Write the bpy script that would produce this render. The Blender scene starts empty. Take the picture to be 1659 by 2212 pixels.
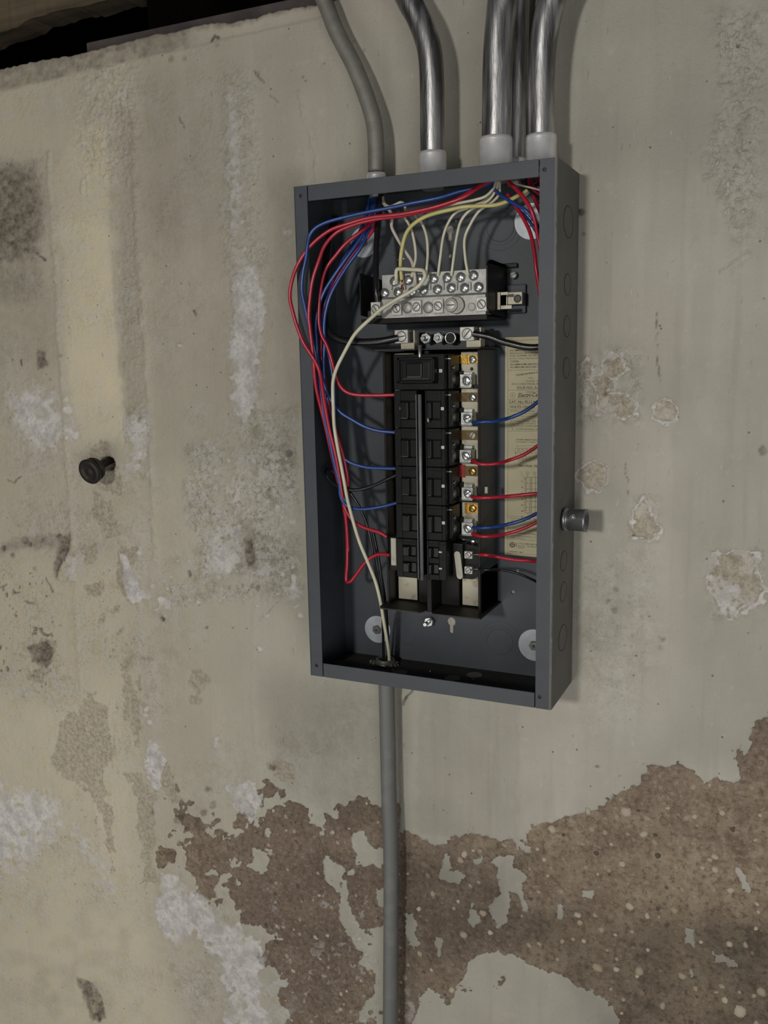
import bpy, bmesh, math, random
import numpy as np
from mathutils import Vector, Matrix, geometry
SC = bpy.context.scene
COL = SC.collection
random.seed(7); RNG = np.random.RandomState(11)

# ------------------------------------------------------------------ camera
CAM = np.array([0.4601, -1.21606, 0.11276]); YAW, PITCH, ROLL, FPX = 0.43738, -0.167905, -0.0202, 1950.0
_cy, _sy, _cp, _sp = math.cos(YAW), math.sin(YAW), math.cos(PITCH), math.sin(PITCH)
FWD = np.array([-_sy*_cp, _cy*_cp, _sp]); _r = np.array([_cy, _sy, 0.0]); _u = np.cross(_r, FWD)
RGT = _r*math.cos(ROLL)+_u*math.sin(ROLL); UPV = -_r*math.sin(ROLL)+_u*math.cos(ROLL)
cd = bpy.data.cameras.new('camera'); cam = bpy.data.objects.new('camera', cd); COL.objects.link(cam)
cd.sensor_fit = 'VERTICAL'; cd.sensor_height = 36; cd.lens = FPX/2212*36; cd.clip_start = 0.02
cam.matrix_world = Matrix([[RGT[0], UPV[0], -FWD[0], CAM[0]], [RGT[1], UPV[1], -FWD[1], CAM[1]],
                           [RGT[2], UPV[2], -FWD[2], CAM[2]], [0, 0, 0, 1]])
SC.camera = cam

# ------------------------------------------------------------------ light
w = bpy.data.worlds.new('world'); SC.world = w; w.use_nodes = True
w.node_tree.nodes['Background'].inputs[0].default_value = (0.95, 0.97, 1.0, 1)
w.node_tree.nodes['Background'].inputs[1].default_value = 0.035
def area(name, loc, target, size, power, col):
    l = bpy.data.lights.new(name, 'AREA'); l.energy = power; l.size = size; l.color = col; l.shape = 'DISK'
    o = bpy.data.objects.new(name, l); COL.objects.link(o); o.location = loc
    o.rotation_euler = (Vector(target)-Vector(loc)).to_track_quat('-Z', 'Y').to_euler()
    return o
area('bulb_light', (-0.10, -3.0, 0.42), (-0.2, 0, -0.2), 0.24, 34, (1.0, 0.965, 0.90))
area('side_fill_light', (1.45, -2.3, -0.35), (0, 0, -0.4), 1.1, 20, (1.0, 0.985, 0.96))  # soft fill added on the right so the box side is lit
area('low_fill_light', (-0.9, -2.4, -1.5), (-0.4, 0, -0.6), 1.6, 17, (1.0, 0.97, 0.92))  # soft low fill added at the left, stands in for floor bounce
SC.view_settings.view_transform = 'Standard'; SC.view_settings.look = 'None'
SC.view_settings.exposure = 0.0; SC.view_settings.gamma = 1.0; SC.view_settings.use_curve_mapping = False

# ------------------------------------------------------------------ helpers
def at(u, v, y=0.0):
    d = FWD + RGT*(u-829.5)/FPX - UPV*(v-1106)/FPX
    return CAM + d*((y-CAM[1])/d[1])
def lin(c):
    return tuple(((x/255)/12.92 if x/255 <= 0.04045 else ((x/255+0.055)/1.055)**2.4) for x in c)

def mat(name, col, rough=0.5, metal=0.0, var=0.12, scale=40, bump=0.0, bscale=200, coat=0.0, col2=None, thr=(0.45, 0.6), stretch=None, spec=.5):
    m = bpy.data.materials.new(name); m.use_nodes = True; nt = m.node_tree; N = nt.nodes; L = nt.links
    b = N['Principled BSDF']; b.inputs['Roughness'].default_value = rough; b.inputs['Metallic'].default_value = metal
    b.inputs['Coat Weight'].default_value = coat; b.inputs['Specular IOR Level'].default_value = spec
    tc = N.new('ShaderNodeTexCoord'); vec = tc.outputs['Object']
    if stretch:
        mp = N.new('ShaderNodeMapping'); mp.inputs['Scale'].default_value = stretch; L.new(vec, mp.inputs[0]); vec = mp.outputs[0]
    n = N.new('ShaderNodeTexNoise'); n.inputs['Scale'].default_value = scale; n.inputs['Detail'].default_value = 6
    L.new(vec, n.inputs['Vector'])
    r = N.new('ShaderNodeValToRGB'); L.new(n.outputs['Fac'], r.inputs[0])
    if col2 is None:
        r.color_ramp.elements[0].position = 0.3; r.color_ramp.elements[1].position = 0.7
        r.color_ramp.elements[0].color = tuple(c*(1-var) for c in col)+(1,); r.color_ramp.elements[1].color = tuple(min(1, c*(1+var)) for c in col)+(1,)
    else:
        r.color_ramp.elements[0].position = thr[0]; r.color_ramp.elements[1].position = thr[1]
        r.color_ramp.elements[0].color = tuple(col)+(1,); r.color_ramp.elements[1].color = tuple(col2)+(1,)
    L.new(r.outputs[0], b.inputs['Base Color'])
    if bump:
        n2 = N.new('ShaderNodeTexNoise'); n2.inputs['Scale'].default_value = bscale; n2.inputs['Detail'].default_value = 4
        L.new(vec, n2.inputs['Vector'])
        bp = N.new('ShaderNodeBump'); bp.inputs['Strength'].default_value = bump; bp.inputs['Distance'].default_value = 0.001
        L.new(n2.outputs['Fac'], bp.inputs['Height']); L.new(bp.outputs[0], b.inputs['Normal'])
    return m

class MB:
    """collects shapes and links them as ONE mesh object"""
    def __init__(s): s.v = []; s.f = []; s.sm = []
    def add(s, vs, fs, smooth=False):
        o = len(s.v); s.v += [tuple(map(float, p)) for p in vs]; s.f += [tuple(i+o for i in f) for f in fs]; s.sm += [smooth]*len(fs); return s
    def box(s, x0, x1, y0, y1, z0, z1, b=0.0):
        if x0 > x1: x0, x1 = x1, x0
        if y0 > y1: y0, y1 = y1, y0
        if z0 > z1: z0, z1 = z1, z0
        b = min(b, (x1-x0)*.45, (y1-y0)*.45, (z1-z0)*.45)
        bm = bmesh.new(); bmesh.ops.create_cube(bm, size=1)
        for v in bm.verts:
            v.co = Vector((x0 if v.co.x < 0 else x1, y0 if v.co.y < 0 else y1, z0 if v.co.z < 0 else z1))
        if b > 1e-6: bmesh.ops.bevel(bm, geom=bm.edges[:], offset=b, segments=2 if b > .0008 else 1, affect='EDGES', profile=0.6)
        bm.verts.index_update()
        s.add([v.co[:] for v in bm.verts], [[v.index for v in f.verts] for f in bm.faces]); bm.free(); return s
    def rev(s, p, axis, prof, n=20, smooth=True, a0=0, asp=1.0):
        """profile [(dist along axis, radius)] turned about axis through p"""
        ax = Vector(axis).normalized(); q = Vector((0, 0, 1)) if abs(ax.z) < .9 else Vector((1, 0, 0))
        e1 = ax.cross(q).normalized(); e2 = ax.cross(e1); p = Vector(p); vs = []; fs = []
        for (d, r) in prof:
            for k in range(n):
                a = 2*math.pi*k/n+a0; vs.append(p+ax*d+(e1*math.cos(a)+e2*math.sin(a)*asp)*max(r, 1e-5))
        m = len(prof)
        for i in range(m-1):
            for k in range(n): fs.append((i*n+k, i*n+(k+1) % n, (i+1)*n+(k+1) % n, (i+1)*n+k))
        s.add(vs, fs, smooth)
        s.add([vs[k] for k in range(n)][::-1], [tuple(range(n))]); s.add([vs[(m-1)*n+k] for k in range(n)], [tuple(range(n))]); return s
    def cyl(s, p, axis, l, r, n=20, smooth=True, b=0.0, a0=0):
        if b: return s.rev(p, axis, [(0, r), (l-b, r), (l, r-b)], n, smooth, a0)
        return s.rev(p, axis, [(0, r), (l, r)], n, smooth, a0)
    def tube(s, pts, r, n=10, sub=7, caps=True):
        P = [np.array(p, float) for p in pts]
        if sub > 1 and len(P) > 2:
            Q = [2*P[0]-P[1]]+P+[2*P[-1]-P[-2]]; out = []
            for i in range(1, len(Q)-2):
                p0, p1, p2, p3 = Q[i-1:i+3]
                a = max(1e-6, np.linalg.norm(p1-p0))**.5; b_ = max(1e-6, np.linalg.norm(p2-p1))**.5; c = max(1e-6, np.linalg.norm(p3-p2))**.5
                m1 = (p2-p1)+b_*((p1-p0)/a-(p2-p0)/(a+b_)); m2 = (p2-p1)+b_*((p3-p2)/c-(p3-p1)/(b_+c))
                for k in range(sub):
                    t = k/sub; out.append((2*t**3-3*t*t+1)*p1+(t**3-2*t*t+t)*m1+(-2*t**3+3*t*t)*p2+(t**3-t*t)*m2)
            out.append(P[-1]); P = out
        T = [P[min(i+1, len(P)-1)]-P[max(i-1, 0)] for i in range(len(P))]; T = [t/max(1e-9, np.linalg.norm(t)) for t in T]
        e = np.cross(T[0], [0.3, 0.5, 0.8]); e /= np.linalg.norm(e); vs = []
        for i, p in enumerate(P):
            e = e-T[i]*np.dot(e, T[i]); e /= np.linalg.norm(e); g = np.cross(T[i], e)
            rr = r[min(len(r)-1, int(i*len(r)/len(P)))] if isinstance(r, list) else r
            for k in range(n):
                a = 2*math.pi*k/n; vs.append(p+(e*math.cos(a)+g*math.sin(a))*rr)
        fs = [(i*n+k, i*n+(k+1) % n, (i+1)*n+(k+1) % n, (i+1)*n+k) for i in range(len(P)-1) for k in range(n)]
        s.add(vs, fs, True)
        if caps: s.add([vs[k] for k in range(n)][::-1], [tuple(range(n))]); s.add([vs[-n+k] for k in range(n)], [tuple(range(n))])
        return s
    def ring(s, c, axis, R, r, n=28, m=6, asp=1.0):
        ax = Vector(axis).normalized(); q = Vector((0, 0, 1)) if abs(ax.z) < .9 else Vector((1, 0, 0))
        e1 = ax.cross(q).normalized(); e2 = ax.cross(e1); c = Vector(c); vs = []
        for i in range(n):
            a = 2*math.pi*i/n; d = e1*math.cos(a)+e2*math.sin(a)*asp
            for j in range(m):
                t = 2*math.pi*j/m; vs.append(c+d*(R+r*math.cos(t))+ax*r*math.sin(t))
        s.add(vs, [(i*m+j, i*m+(j+1) % m, ((i+1) % n)*m+(j+1) % m, ((i+1) % n)*m+j) for i in range(n) for j in range(m)], True); return s
    def plate(s, outer, holes, plane, d0, d1):
        """flat sheet with real holes; outline in 2-D, plane 'xz' (y=d), 'yz' (x=d) or 'xy' (z=d)"""
        loops = [outer]+holes; vs = []; ed = []
        for lp in loops:
            o = len(vs); vs += [Vector(p) for p in lp]; ed += [(o+i, o+(i+1) % len(lp)) for i in range(len(lp))]
        V, E_, F, *_ = geometry.delaunay_2d_cdt(vs, ed, [], 1 if not holes else 1, 1e-7)
        def inside(p, lp):
            c = False
            for i in range(len(lp)):
                a, b = lp[i], lp[i-1]
                if (a[1] > p[1]) != (b[1] > p[1]) and p[0] < (b[0]-a[0])*(p[1]-a[1])/(b[1]-a[1])+a[0]: c = not c
            return c
        F2 = []
        for f in F:
            cx = sum(V[i][0] for i in f)/len(f); cy = sum(V[i][1] for i in f)/len(f)
            if inside((cx, cy), outer) and not any(inside((cx, cy), h) for h in holes): F2.append(f)
        P3 = (lambda p, d: (p[0], d, p[1])) if plane == 'xz' else ((lambda p, d: (d, p[0], p[1])) if plane == 'yz' else (lambda p, d: (p[0], p[1], d)))
        s.add([P3(p, d0) for p in V], F2); s.add([P3(p, d1) for p in V], [tuple(f)[::-1] for f in F2])
        for lp in loops:
            n = len(lp); s.add([P3(p, d0) for p in lp]+[P3(p, d1) for p in lp], [(i, (i+1) % n, n+(i+1) % n, n+i) for i in range(n)])
        return s
    def build(s, name, m, parent=None, fix=True):
        me = bpy.data.meshes.new(name); off = (0, 0, 0)
        if parent is not None: off = world_loc(parent)
        me.from_pydata([(p[0]-off[0], p[1]-off[1], p[2]-off[2]) for p in s.v], [], s.f)
        me.polygons.foreach_set('use_smooth', s.sm)
        if m is not None: me.materials.append(m)
        me.validate(); me.update()
        if fix:
            bm = bmesh.new(); bm.from_mesh(me); bmesh.ops.remove_doubles(bm, verts=bm.verts, dist=1e-7); bmesh.ops.recalc_face_normals(bm, faces=bm.faces)
            bm.to_mesh(me); bm.free()
        o = bpy.data.objects.new(name, me); COL.objects.link(o)
        if parent is not None: o.parent = parent
        return o
def world_loc(o):
    l = Vector(o.location); p = o.parent
    while p is not None: l += p.location; p = p.parent
    return l
def tag(o, label=None, cat=None, group=None, kind=None):
    if label: o['label'] = label
    if cat: o['category'] = cat
    if group: o['group'] = group
    if kind: o['kind'] = kind
    return o
def thing(name, label, cat, loc, group=None):
    o = bpy.data.objects.new(name, None); COL.objects.link(o); o.location = loc; o.empty_display_size = .02
    return tag(o, label, cat, group)
def circ(cx, cy, r, n=20): return [(cx+r*math.cos(2*math.pi*i/n), cy+r*math.sin(2*math.pi*i/n)) for i in range(n)]
def rect(x0, x1, y0, y1): return [(x0, y0), (x1, y0), (x1, y1), (x0, y1)]

# ------------------------------------------------------------------ materials
M = {}
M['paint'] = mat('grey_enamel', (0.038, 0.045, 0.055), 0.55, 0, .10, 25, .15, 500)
M['paint_side'] = mat('side_lit_grey_enamel', (0.125, 0.122, 0.112), 0.7, 0, .16, 12, .12, 400)  # side enamel lightened to carry the light reaching the right side
M['dirt_floor'] = mat('dirty_enamel', (0.016, 0.016, 0.015), 0.8, 0, .5, 60, .5, 500, col2=(0.035, 0.032, 0.026), thr=(.5, .75))
M['ko'] = mat('knockout_enamel', (0.037, 0.044, 0.054), 0.55, 0, .1, 60, .1, 300)
M['rod'] = mat('dull_steel_rod', (0.17, 0.175, 0.18), 0.45, .35, .2, 60)
M['edgeglint'] = mat('bright_edge_highlight', (0.22, 0.24, 0.27), 0.4, .5, .5, 120)  # paler grey for the painted highlight on the box edge
M['ringline'] = mat('worn_ring_line', (0.060, 0.066, 0.072), 0.6, 0, .25, 30)
M['groove'] = mat('dark_groove', (0.024, 0.026, 0.029), 0.7, 0, .2, 90)
M['black'] = mat('black_phenolic', (0.0080, 0.0078, 0.0076), 0.40, 0, .3, 60, .08, 300, spec=.18)
M['brkr'] = mat('breaker_phenolic', (0.0060, 0.0061, 0.0066), 0.38, 0, .35, 70, .1, 400, spec=.16)
M['handle'] = mat('breaker_handle', (0.0045, 0.0045, 0.005), 0.28, 0, .3, 90, spec=.35)
M['tray'] = mat('tray_brown_black', (0.018, 0.015, 0.012), 0.6, 0, .35, 50, .3, 400)
M['zinc'] = mat('zinc', (0.42, 0.43, 0.42), 0.30, 1.0, .25, 120, .15, 900)
M['tin'] = mat('tinned_bus', (0.37, 0.345, 0.27), 0.50, .45, .12, 60, .1, 500, col2=(0.20, 0.165, 0.11), thr=(.56, .72))
M['alu'] = mat('cast_aluminium', (0.31, 0.31, 0.295), 0.50, .65, .18, 90, .3, 700)
M['lug'] = mat('lug_aluminium', (0.40, 0.40, 0.37), 0.48, .5, .12, 150, .15, 900)
M['screw'] = mat('bright_screw', (0.46, 0.47, 0.47), 0.27, .85, .2, 300, .1, 1200)
M['slot'] = mat('dark_slot', (0.05, 0.05, 0.048), 0.5, .3, .2, 100)
M['brass'] = mat('brass', (0.48, 0.30, 0.07), 0.25, .9, .2, 150, .2, 600)
M['dbrass'] = mat('tarnished_brass', (0.10, 0.065, 0.025), 0.38, .6, .3, 150, .2, 600)
M['redtab'] = mat('red_fibre', (0.25, 0.012, 0.01), 0.6, 0, .2, 100)
M['copper'] = mat('bare_copper', (0.65, 0.24, 0.11), 0.25, 1, .2, 100)
M['emt'] = mat('galvanised_steel', (0.20, 0.198, 0.20), 0.38, .95, 0, 90, .35, 500, col2=(0.58, 0.58, 0.585), thr=(.42, .62), stretch=(1, 1, .12))
M['emt_dull'] = mat('dull_zinc_pipe', (0.21, 0.205, 0.18), 0.6, .45, .14, 50, .3, 500)
M['emt_low'] = mat('painted_pipe', (0.135, 0.138, 0.132), 0.6, .1, .14, 40, .3, 500, col2=(0.175, 0.175, 0.165), thr=(.5, .8))
M['conn'] = mat('connector_zinc', (0.78, 0.785, 0.79), 0.33, .55, .1, 70, .15, 600)
M['clampm'] = mat('clamp_steel', (0.24, 0.25, 0.255), 0.36, .75, .15, 70, .15, 600)
def wiremat(n, c, r=.32): return mat(n, c, r, 0, .10, 60, .12, 700)
M['red'] = wiremat('red_insulation', (0.33, 0.012, 0.028)); M['blue'] = wiremat('blue_insulation', (0.012, 0.040, 0.17))
M['white'] = wiremat('white_insulation', (0.50, 0.48, 0.36), .45); M['pinkish'] = wiremat('pinkish_white_insulation', (0.46, 0.41, 0.36), .45)
M['yellow'] = wiremat('aged_yellow_insulation', (0.44, 0.40, 0.16), .45); M['bwire'] = wiremat('black_insulation', (0.009, 0.009, 0.010), .28)
M['paper'] = mat('label_paper', (0.46, 0.42, 0.28), .75, 0, .07, 20)
M['ink'] = mat('label_ink', (0.10, 0.09, 0.062), .8, 0, .1, 60)
M['wht'] = mat('off_white_print', (0.45, 0.44, 0.40), .6, 0, .1, 60)
M['oval'] = mat('old_white_tag', (0.36, 0.35, 0.29), .55, 0, .1, 60, col2=(.22, .20, .15), thr=(.55, .8))
M['washer'] = mat('plated_washer', (0.40, 0.43, 0.47), .50, .35, .12, 90)
M['rust'] = mat('rusty_dark_iron', (0.016, 0.012, 0.010), .55, .2, .4, 90, .5, 250, col2=(.035, .022, .016), thr=(.5, .7))
M['hexs'] = mat('dull_hex_screw', (0.20, 0.20, 0.18), .4, .7, .2, 100)
M['wood'] = mat('old_joist_wood', (0.040, 0.028, 0.016), .9, 0, .4, 8, .8, 120, col2=(0.115, 0.088, 0.052), thr=(.35, .7), stretch=(.4, 3, 6))
M['flatblack'] = mat('deep_shade_black', (0.0028, 0.0020, 0.0018), 1.0, 0, .4, 12, .5, 100, spec=.0)  # near black, carries the deep shade of the gap above the wall
M['shim'] = mat('grey_purple_slat', (0.050, 0.040, 0.040), .9, 0, .3, 30, .5, 200)
M['putty'] = mat('crumbling_grey_putty', (0.07, 0.065, 0.058), .95, 0, .3, 150, .8, 400, col2=(.22, .21, .19), thr=(.5, .65))

WALLTOP = .612
gx = np.concatenate([np.linspace(-2.4, -1.13, 30)[:-1], np.linspace(-1.13, .56, 735), np.linspace(.56, 1.6, 30)[1:]])
gz = np.concatenate([np.linspace(-2.0, -1.40, 16)[:-1], np.linspace(-1.40, WALLTOP, 875)])
XX, ZZ = np.meshgrid(gx, gz)
_d = np.stack([XX-CAM[0], np.full_like(XX, -CAM[1]), ZZ-CAM[2]], -1); _z = _d@FWD
UU = 829.5+FPX*(_d@RGT)/_z; VV = 1106-FPX*(_d@UPV)/_z
def vnoise(a, b, s, seed, oct_=1, gain=.5):
    out = 0; amp = 1; tot = 0
    for o in range(oct_):
        r = np.random.RandomState(seed+o*17); T = r.rand(256, 256); x = a/s; y = b/s; xi = np.floor(x).astype(int); yi = np.floor(y).astype(int)
        fx = x-xi; fy = y-yi; fx = fx*fx*(3-2*fx); fy = fy*fy*(3-2*fy)
        g = lambda i, j: T[(xi+i) & 255, (yi+j) & 255]
        out = out+amp*((g(0, 0)*(1-fx)+g(1, 0)*fx)*(1-fy)+(g(0, 1)*(1-fx)+g(1, 1)*fx)*fy); tot += amp; amp *= gain; s = s/2.03
    return out/tot-.5
wu = vnoise(UU, VV, 26, 3, 3)*16; wv = vnoise(UU, VV, 26, 57, 3)*16
wu2 = vnoise(UU, VV, 9, 5, 2)*6; wv2 = vnoise(UU, VV, 9, 59, 2)*6
UW, VW = UU+wu+wu2, VV+wv+wv2; US, VS = UU+wu*.45+wu2*.9, VV+wv*.45+wv2*.9
NA, NB_, NC, ND = vnoise(UU, VV, 30, 201, 2), vnoise(UU, VV, 12, 203, 2), vnoise(UU, VV, 5.5, 205, 2), vnoise(UU, VV, 70, 207, 2)
def sdf(poly, A=None, B=None, margin=90):
    A = UW if A is None else A; B = VW if B is None else B
    P = np.array(poly, float); out = np.full(UU.shape, -margin*1.0)
    m = (A > P[:, 0].min()-margin) & (A < P[:, 0].max()+margin) & (B > P[:, 1].min()-margin) & (B < P[:, 1].max()+margin)
    a = A[m]; b = B[m]; d2 = np.full(a.shape, 1e9); ins = np.zeros(a.shape, bool)
    for i in range(len(P)):
        p, q = P[i-1], P[i]; e = q-p; t = np.clip(((a-p[0])*e[0]+(b-p[1])*e[1])/max(1e-9, e@e), 0, 1)
        d2 = np.minimum(d2, (a-p[0]-t*e[0])**2+(b-p[1]-t*e[1])**2)
        if p[1] != q[1]: ins ^= ((q[1] > b) != (p[1] > b)) & (a < (p[0]-q[0])*(b-q[1])/(p[1]-q[1])+q[0])
    s = np.sqrt(d2); out[m] = np.clip(np.where(ins, s, -s), -margin, margin); return out
def pl(s): return [tuple(float(c) for c in q.split(',')) for q in s.split()]
def seg(poly, A=None, B=None, margin=60):
    """distance to a polyline"""
    A = US if A is None else A; B = VS if B is None else B; P = np.array(poly, float); out = np.full(UU.shape, margin*1.0)
    m = (A > P[:, 0].min()-margin) & (A < P[:, 0].max()+margin) & (B > P[:, 1].min()-margin) & (B < P[:, 1].max()+margin)
    a = A[m]; b = B[m]; d2 = np.full(a.shape, margin**2*1.0)
    for i in range(1, len(P)):
        p, q = P[i-1], P[i]; e = q-p; t = np.clip(((a-p[0])*e[0]+(b-p[1])*e[1])/max(1e-9, e@e), 0, 1)
        d2 = np.minimum(d2, (a-p[0]-t*e[0])**2+(b-p[1]-t*e[1])**2)
    out[m] = np.sqrt(d2); return out
ss = lambda x, a, b: (lambda t: t*t*(3-2*t))(np.clip((x-a)/(b-a), 0, 1))
def dot(u, v, r): return r-np.hypot(US-u, VS-v)
# ---- bare brown render (paint has come off)
bare = sdf(pl('2500,1380 2200,1440 2050,1400 1900,1490 1800,1480 1720,1530 1659,1545 1630,1552 1624,1585 1600,1612 1588,1632 1602,1668 1598,1688 1560,1692 1538,1680 1520,1692 1498,1672 1468,1650 1440,1655 1402,1655 1382,1685 1360,1705 1310,1725 1290,1748 1200,1772 1150,1785 1140,1802 1145,1822 1112,1812 1080,1818 1048,1808 1010,1800 975,1806 955,1826 935,1832 900,1806 866,1792 862,1740 820,1742 800,1733 770,1722 748,1735 722,1740 735,1775 762,1792 770,1815 800,1826 830,1835 845,1880 845,2300 884,2225 905,2160 925,2138 950,2150 975,2166 990,2130 1010,2098 1015,2070 1070,2053 1112,2064 1150,2090 1205,2102 1270,2140 1310,2162 1345,2222 1420,2212 1500,2230 1800,2290 2100,2380 2500,2360'))
lacy = sdf(pl('585,1690 625,1690 645,1730 690,1750 730,1800 770,1850 830,1880 830,2290 700,2290 610,2230 590,2170 625,2120 560,2060 545,2010 510,1975 455,1940 420,1900 345,1880 345,1850 420,1870 500,1890 545,1860 500,1810 470,1780 520,1770 580,1780 600,1740'))
lacy = lacy*.55+vnoise(UU, VV, 44, 21, 4, .6)*125-4-14*ss(VV, 1900, 2150); lacy = np.where(sdf(pl('330,1660 860,1660 860,2300 470,2300 560,2050 330,1900')) > 0, lacy, -60)
bare = np.maximum(bare, np.minimum(lacy, 60))
lc2 = sdf(pl('355,1690 400,1720 450,1770 560,1800 560,1870 480,1890 400,1850 380,1790'))+vnoise(UU, VV, 24, 77, 3, .6)*105-16; bare = np.maximum(bare, lc2)
for r_ in ('1075,1845 1112,1846 1108,1868 1135,1892 1130,1925 1147,1972 1130,1966 1116,1928 1100,1930 1096,1992 1072,2006 1054,1960 1078,1930 1072,1872 1058,1865', '958,1845 974,1845 976,1880 1012,1890 992,1918 965,1902 942,1900 956,1870',
           '1021,1950 1036,1990 1022,2006 1009,1990', '1253,1918 1280,1926 1284,1946 1258,1940', '1208,1950 1218,1952 1214,1992 1205,1985', '1480,2005 1500,2010 1500,2044 1483,2035', '1533,2052 1595,2082 1592,2092 1548,2080',
           '874,1975 896,1972 906,2042 884,2048 872,2000', '940,2022 958,2035 950,2082 941,2060', '1590,1862 1612,1900 1625,1930 1605,1925 1588,1885', '1238,1970 1258,1976 1252,1986 1238,1984', '1108,1808 1145,1830 1140,1845 1116,1830',
           '1020,1855 1045,1852 1040,1868 1022,1872', '760,1790 790,1800 800,1830 825,1835 825,1866 800,1862 772,1845 755,1820', '742,1890 765,1990 790,2010 800,2070 770,2050 745,2010 730,1985', '700,1845 745,1880 735,1930 700,1900',
           '1490,2090 1500,2110 1492,2118', '1592,1700 1600,1702 1596,1720', '1605,1590 1625,1600 1612,1640 1598,1620'):
    bare = np.minimum(bare, -sdf(pl(r_), US, VS)); 
for r_ in ('930,2105 960,2108 985,2125 1012,2125 1016,2138 985,2150 960,2130 930,2130', '1040,2095 1062,2110 1085,2115 1080,2138 1055,2128 1035,2118', '960,2195 975,2200 972,2240 960,2230', '700,1760 728,1770 745,1800 742,1850 722,1845 700,1820'):
    bare = np.maximum(bare, sdf(pl(r_), US, VS))
bare[sdf(pl('1005,2080 1110,2075 1270,2150 1330,2230 1330,2400 880,2400 890,2230 960,2175')) > 8] = np.minimum(bare, -3)[sdf(pl('1005,2080 1110,2075 1270,2150 1330,2230 1330,2400 880,2400 890,2230 960,2175')) > 8]
bare = bare+NB_*9+NC*7
# ---- thin tan patches where only the top coat has gone
tan = np.full(UU.shape, -90.0)
for r_ in ('200,1055 222,1070 248,1100 250,1168 236,1178 222,1140 200,1115 195,1085', '250,1188 288,1185 280,1238 300,1270 285,1298 262,1290 246,1240', '180,1180 202,1175 205,1215 188,1232 172,1212', '183,1260 215,1262 218,1278 190,1285', '242,1350 276,1345 268,1382 250,1376', '248,1310 262,1305 262,1320 250,1322',
           '218,1325 228,1330 226,1342 216,1338', '262,1440 275,1420 290,1480 306,1590 302,1628 285,1610 276,1540 262,1500', '120,1600 140,1550 175,1545 195,1500 232,1530 232,1580 238,1640 215,1680 235,1760 210,1760 185,1700 150,1690 118,1650', '255,1668 300,1660 318,1680 330,1730 335,1850 332,1910 312,1905 306,1830 296,1780 300,1720 282,1690',
           '200,960 225,958 240,985 262,1010 262,1045 275,1075 255,1080 238,1060 215,1060 198,1020 190,985', '215,1690 228,1700 250,1860 240,1880 228,1830', '115,1395 100,1420 85,1395 92,1375', '408,1445 440,1440 452,1470 440,1495 425,1500 408,1475', '405,1508 438,1506 440,1520 425,1528 408,1520',
           '360,1640 372,1680 382,1735 368,1740 352,1700 345,1650', '1300,780 1322,762 1345,775 1352,800 1335,815 1305,815', '1278,815 1310,805 1330,830 1325,850 1290,850', '1292,852 1345,850 1378,870 1372,895 1340,902 1318,890 1292,880', '1258,782 1272,775 1280,800 1272,818 1258,812',
           '1415,870 1440,862 1462,880 1462,908 1430,915 1412,898', '1250,1012 1285,998 1310,1012 1312,1040 1290,1060 1262,1052 1246,1030', '1368,1110 1390,1075 1405,1110 1430,1150 1400,1165 1366,1158', '1540,1195 1562,1200 1600,1192 1628,1200 1640,1240 1652,1270 1640,1300 1600,1312 1575,1340 1555,1300 1530,1265 1535,1230',
           '575,1650 600,1640 622,1655 640,1680 615,1700 590,1690', '60,1465 75,1440 105,1445 90,1490'):
    tan = np.maximum(tan, sdf(pl(r_), US, VS))
tan = np.maximum(tan, np.where((UU > 180) & (UU < 330) & (VV > 1330) & (VV < 1560), vnoise(UU, VV, 16, 91, 2)*60-14-np.abs(UU-265)*.12, -60))
tan = tan+(NA*26+NB_*16+NC*9)*(UU < 1200)+(NB_*7+NC*6)*(UU >= 1200)
# ---- white salts
white = np.zeros(UU.shape)
def wadd(s, soft, k, warp=True): global white; white = np.maximum(white, k*ss(sdf(pl(s), UW if warp else US, VW if warp else VS)+(NB_*14+NC*10 if warp else 0), -soft*1.7, soft*1.7))
wadd('345,1890 385,1888 440,1938 472,1985 520,2000 562,2035 575,2090 560,2150 600,2240 560,2300 480,2260 490,2140 462,2062 425,2015 380,2040 345,2020 330,1980 345,1940', 9, 1)
wadd('-40,1660 60,1682 115,1700 140,1745 190,1800 222,1850 262,1950 245,1955 195,1880 160,1830 130,1800 100,1840 62,1870 70,1950 20,1900 -40,1860', 32, .8)
wadd('318,1590 348,1600 356,1650 345,1705 325,1700 316,1650', 5, 1); wadd('492,1700 530,1678 566,1725 545,1778 512,1760', 5, 1)
wadd('503,600 545,560 576,630 570,720 560,780 555,860 540,915 508,905 502,820 494,740 505,690', 9, 1.0); wadd('486,190 512,180 530,400 545,600 505,610 494,500 482,380', 10, .62)
for q in ((395,800,560,1240,24),(340,1180,520,1400,12),(140,60,60,1260,5),(300,250,340,900,8)):
    pass
wadd('15,835 60,820 130,850 150,920 128,975 90,985 55,950 15,900', 26, .85); wadd('140,850 160,880 165,945 145,950 138,900', 6, .8)
wadd('275,905 300,885 325,895 326,960 305,1010 288,1030 270,1012 285,950', 6, .75); wadd('260,1195 280,1200 290,1250 318,1290 300,1305 275,1290 262,1240', 5, .9)
wadd('335,1290 360,1282 372,1315 365,1330 340,1312', 5, .9); wadd('138,1195 180,1190 190,1235 160,1265 138,1250', 12, .7)
wadd('0,1440 40,1430 60,1470 120,1460 180,1470 190,1490 120,1530 60,1520 20,1500', 18, .45)
wadd('395,965 440,955 520,970 560,945 560,900 600,905 640,965 642,1290 590,1290 520,1275 440,1300 400,1290 440,1240 430,1150 402,1110', 14, .42)
wadd('440,1130 520,1125 530,1200 500,1260 445,1240', 16, .75); wadd('620,1230 640,1220 645,1290 625,1300', 7, .8); wadd('605,490 632,488 632,528 612,525', 7, .6)
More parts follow.
